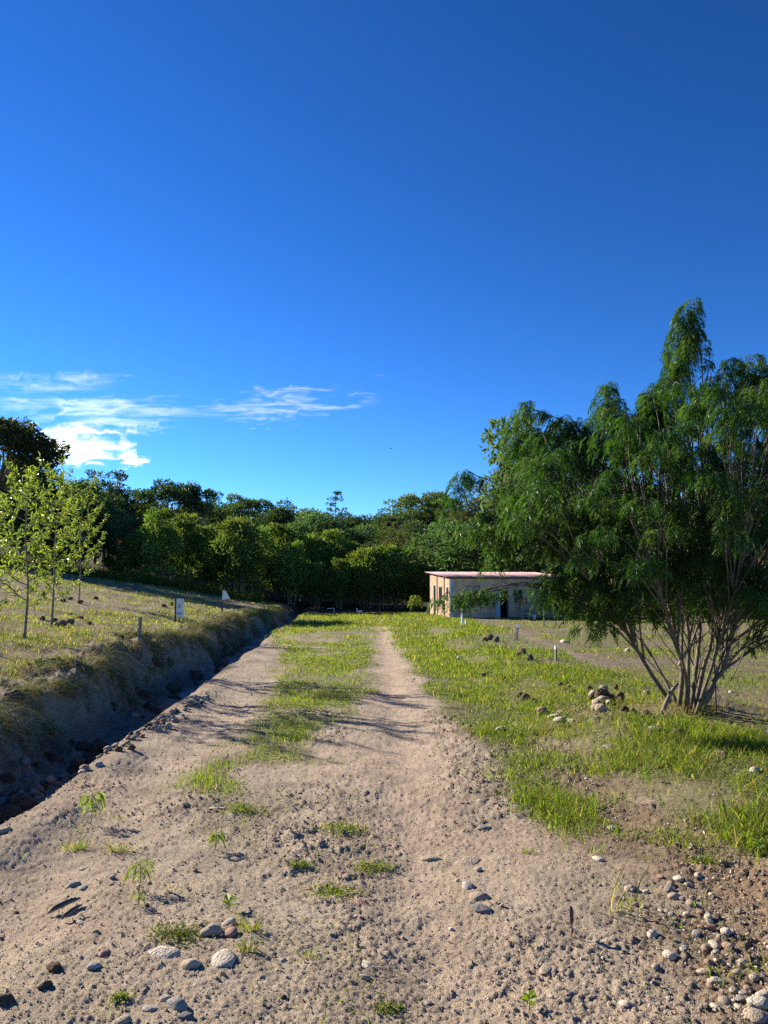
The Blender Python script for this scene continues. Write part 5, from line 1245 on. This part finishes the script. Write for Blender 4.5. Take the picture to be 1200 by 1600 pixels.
tuft(1072, 1118, 110, 62, 150, 'tangle of dry stems and weeds round the foot of the feathery tree', .75, .6, False, (0.3, 1.0), 0.006)
def fern(px, py, hpx, n, label, bright=1.0):
    """seedling with thin stem and feathery pinnate leaves"""
    x, y, z = at(px, py); k = mpp(math.hypot(y, 1.5)); h = hpx * k
    r = empty('seedling', (x, y, z)); tag(r, label, 'seedling')
    c = curve([(0, 0, -0.02), (0.01, 0, h * 0.5), (0.0, 0.01, h)], 4); MB().tube(c, np.linspace(0.0035, 0.0015, len(c)), 5).build('stem', M_bark, r)
    t = rng.uniform(0.35, 1.0, n) ** 0.7
    O = np.stack([np.interp(t, np.linspace(0, 1, len(c)), c[:, q]) for q in range(3)], -1); a = np.arange(n) * 2.4
    A = np.stack([np.cos(a), np.sin(a), 0.5 + 0 * a], -1)
    V, Fc, T = fronds(O, A, np.full(n, h * 0.62) * (0.7 + 0.5 * rng.random(n)), np.array([0.15, 0.21, 0.045]) * bright * np.ones((n, 3)), 8)
    obj('leaves', mesh_from('leaves', V, [Fc], T, False, [M_grass]), r)
fern(141, 1290, 46, 9, 'bright ferny seedling on the sand near the ditch', 1.3)
fern(335, 1330, 36, 8, 'ferny seedling left of the middle weeds', 1.1)
fern(216, 1394, 44, 8, 'ferny seedling above the reddish pebble', 1.2)
fern(214, 1418, 22, 6, 'smallest ferny seedling just below another one', 1.2)
fern(758, 960, 22, 9, 'leafy weed standing before the left half of the house', 1.0); fern(612, 955, 22, 9, 'leafy weed at the far track end right of the hens', .9); fern(648, 957, 26, 9, 'taller leafy weed left of the house end', .9)
def broadleaf(px, py, hpx, n, leaf, label, bright=1.2):
    x, y, z = at(px, py); k = mpp(math.hypot(y, 1.5)); h = hpx * k
    r = empty('weed', (x, y, z)); tag(r, label, 'weed')
    c = curve([(0, 0, -0.02), (0.004, 0, h * 0.5), (0, 0.004, h * 0.8)], 4); MB().tube(c, np.linspace(0.003, 0.0015, len(c)), 5).build('stem', M_grass_stem, r)
    for i in range(n):
        a = i * 2.4 + rng.random() * .5; t = 0.35 + 0.65 * i / n; p = np.array([[np.interp(t, np.linspace(0, 1, len(c)), c[:, q]) for q in range(3)]])
        D = np.array([[math.cos(a), math.sin(a), 0.5]]); L = np.array([leaf * k * (0.7 + 0.5 * rng.random())])
        V, Fc, T = cards(p, D, L, L * 0.6, np.array([[0.15, 0.235, 0.03]]) * bright, 0.2, up=np.array([0, 0, 1.0])); obj('leaf', mesh_from('leaf', V, [Fc], T, False, [M_sapling]), r)
M_grass_stem = solid('green_stem', (0.12, 0.17, 0.05), 0.7)
broadleaf(826, 1582, 24, 10, 14, 'small star-leaved weed near the bottom edge right of centre')
broadleaf(1185, 1338, 24, 9, 13, 'yellow-green round-leaved weed at the right edge')
broadleaf(1010, 1225, 22, 9, 11, 'bright broad-leaved weed in front of the rank grass', 1.3)
broadleaf(357, 1425, 18, 7, 14, 'tiny bright weed behind the foreground stones', 1.2)
broadleaf(462, 940, 26, 10, 14, 'leafy weed sprouting at the far end of the left bank', 1.0)
def dead_stalk():
    x, y, z = at(893, 1468); k = mpp(math.hypot(y, 1.5)); r = empty('dead_stalk', (x, y, z)); tag(r, 'dark withered stalk standing alone in the sand at right', 'stalk')
    MB().tube([(0, 0, -0.02), (0.003, 0, 22 * k), (0, 0, 30 * k)], [0.0035, 0.003, 0.003], 5).build('stem', dark_wood, r)
    MB().tube([(0, 0, 18 * k), (0.002, 0, 24 * k), (0.001, 0, 40 * k), (0, 0, 44 * k)], [0.003, 0.011, 0.009, 0.002], 6).build('seed_head', dark_wood, r)
dead_stalk()
def bark_bits():
    for (px, py, ln, az, wd, lab) in [(100, 1424, 0.16, 0.75, 0.02, 'curled dark strip of dead bark on the left sand, rear one of two'), (112, 1433, 0.11, 1.0, 0.013, 'pale edged strip of dead bark on the left sand, front one of two')]:
        x, y, z = at(px, py); t = np.linspace(-0.5, 0.5, 9); w = np.linspace(-1, 1, 5)
        T_, W_ = np.meshgrid(t, w, indexing='ij'); wid = wd * (1 - (2 * T_) ** 4 * 0.7)
        V = np.stack([T_ * ln, W_ * wid, 0.010 + 0.03 * (T_ + .5) + wid * 0.7 * (W_ ** 2)], -1).reshape(-1, 3)
        V2 = V - np.array([0, 0, 0.004]); i = np.arange(8)[:, None] * 5; j = np.arange(4)[None, :]
        Q = np.stack([i + j, i + 5 + j, i + 6 + j, i + 1 + j], -1).reshape(-1, 4)
        rim = [0 * 5 + q for q in range(5)] + [q * 5 + 4 for q in range(1, 9)] + [8 * 5 + q for q in range(3, -1, -1)] + [q * 5 for q in range(7, 0, -1)]
        R_ = np.array([[rim[q], rim[(q + 1) % len(rim)], 45 + rim[(q + 1) % len(rim)], 45 + rim[q]] for q in range(len(rim))])
        o = obj('bark_strip', mesh_from('bark_strip', np.concatenate([V, V2]), [Q, Q[:, ::-1] + 45, R_], None, True, [M_bark]), None, (x, y, z), (0, 0, az)); tag(o, lab, 'bark')
bark_bits()
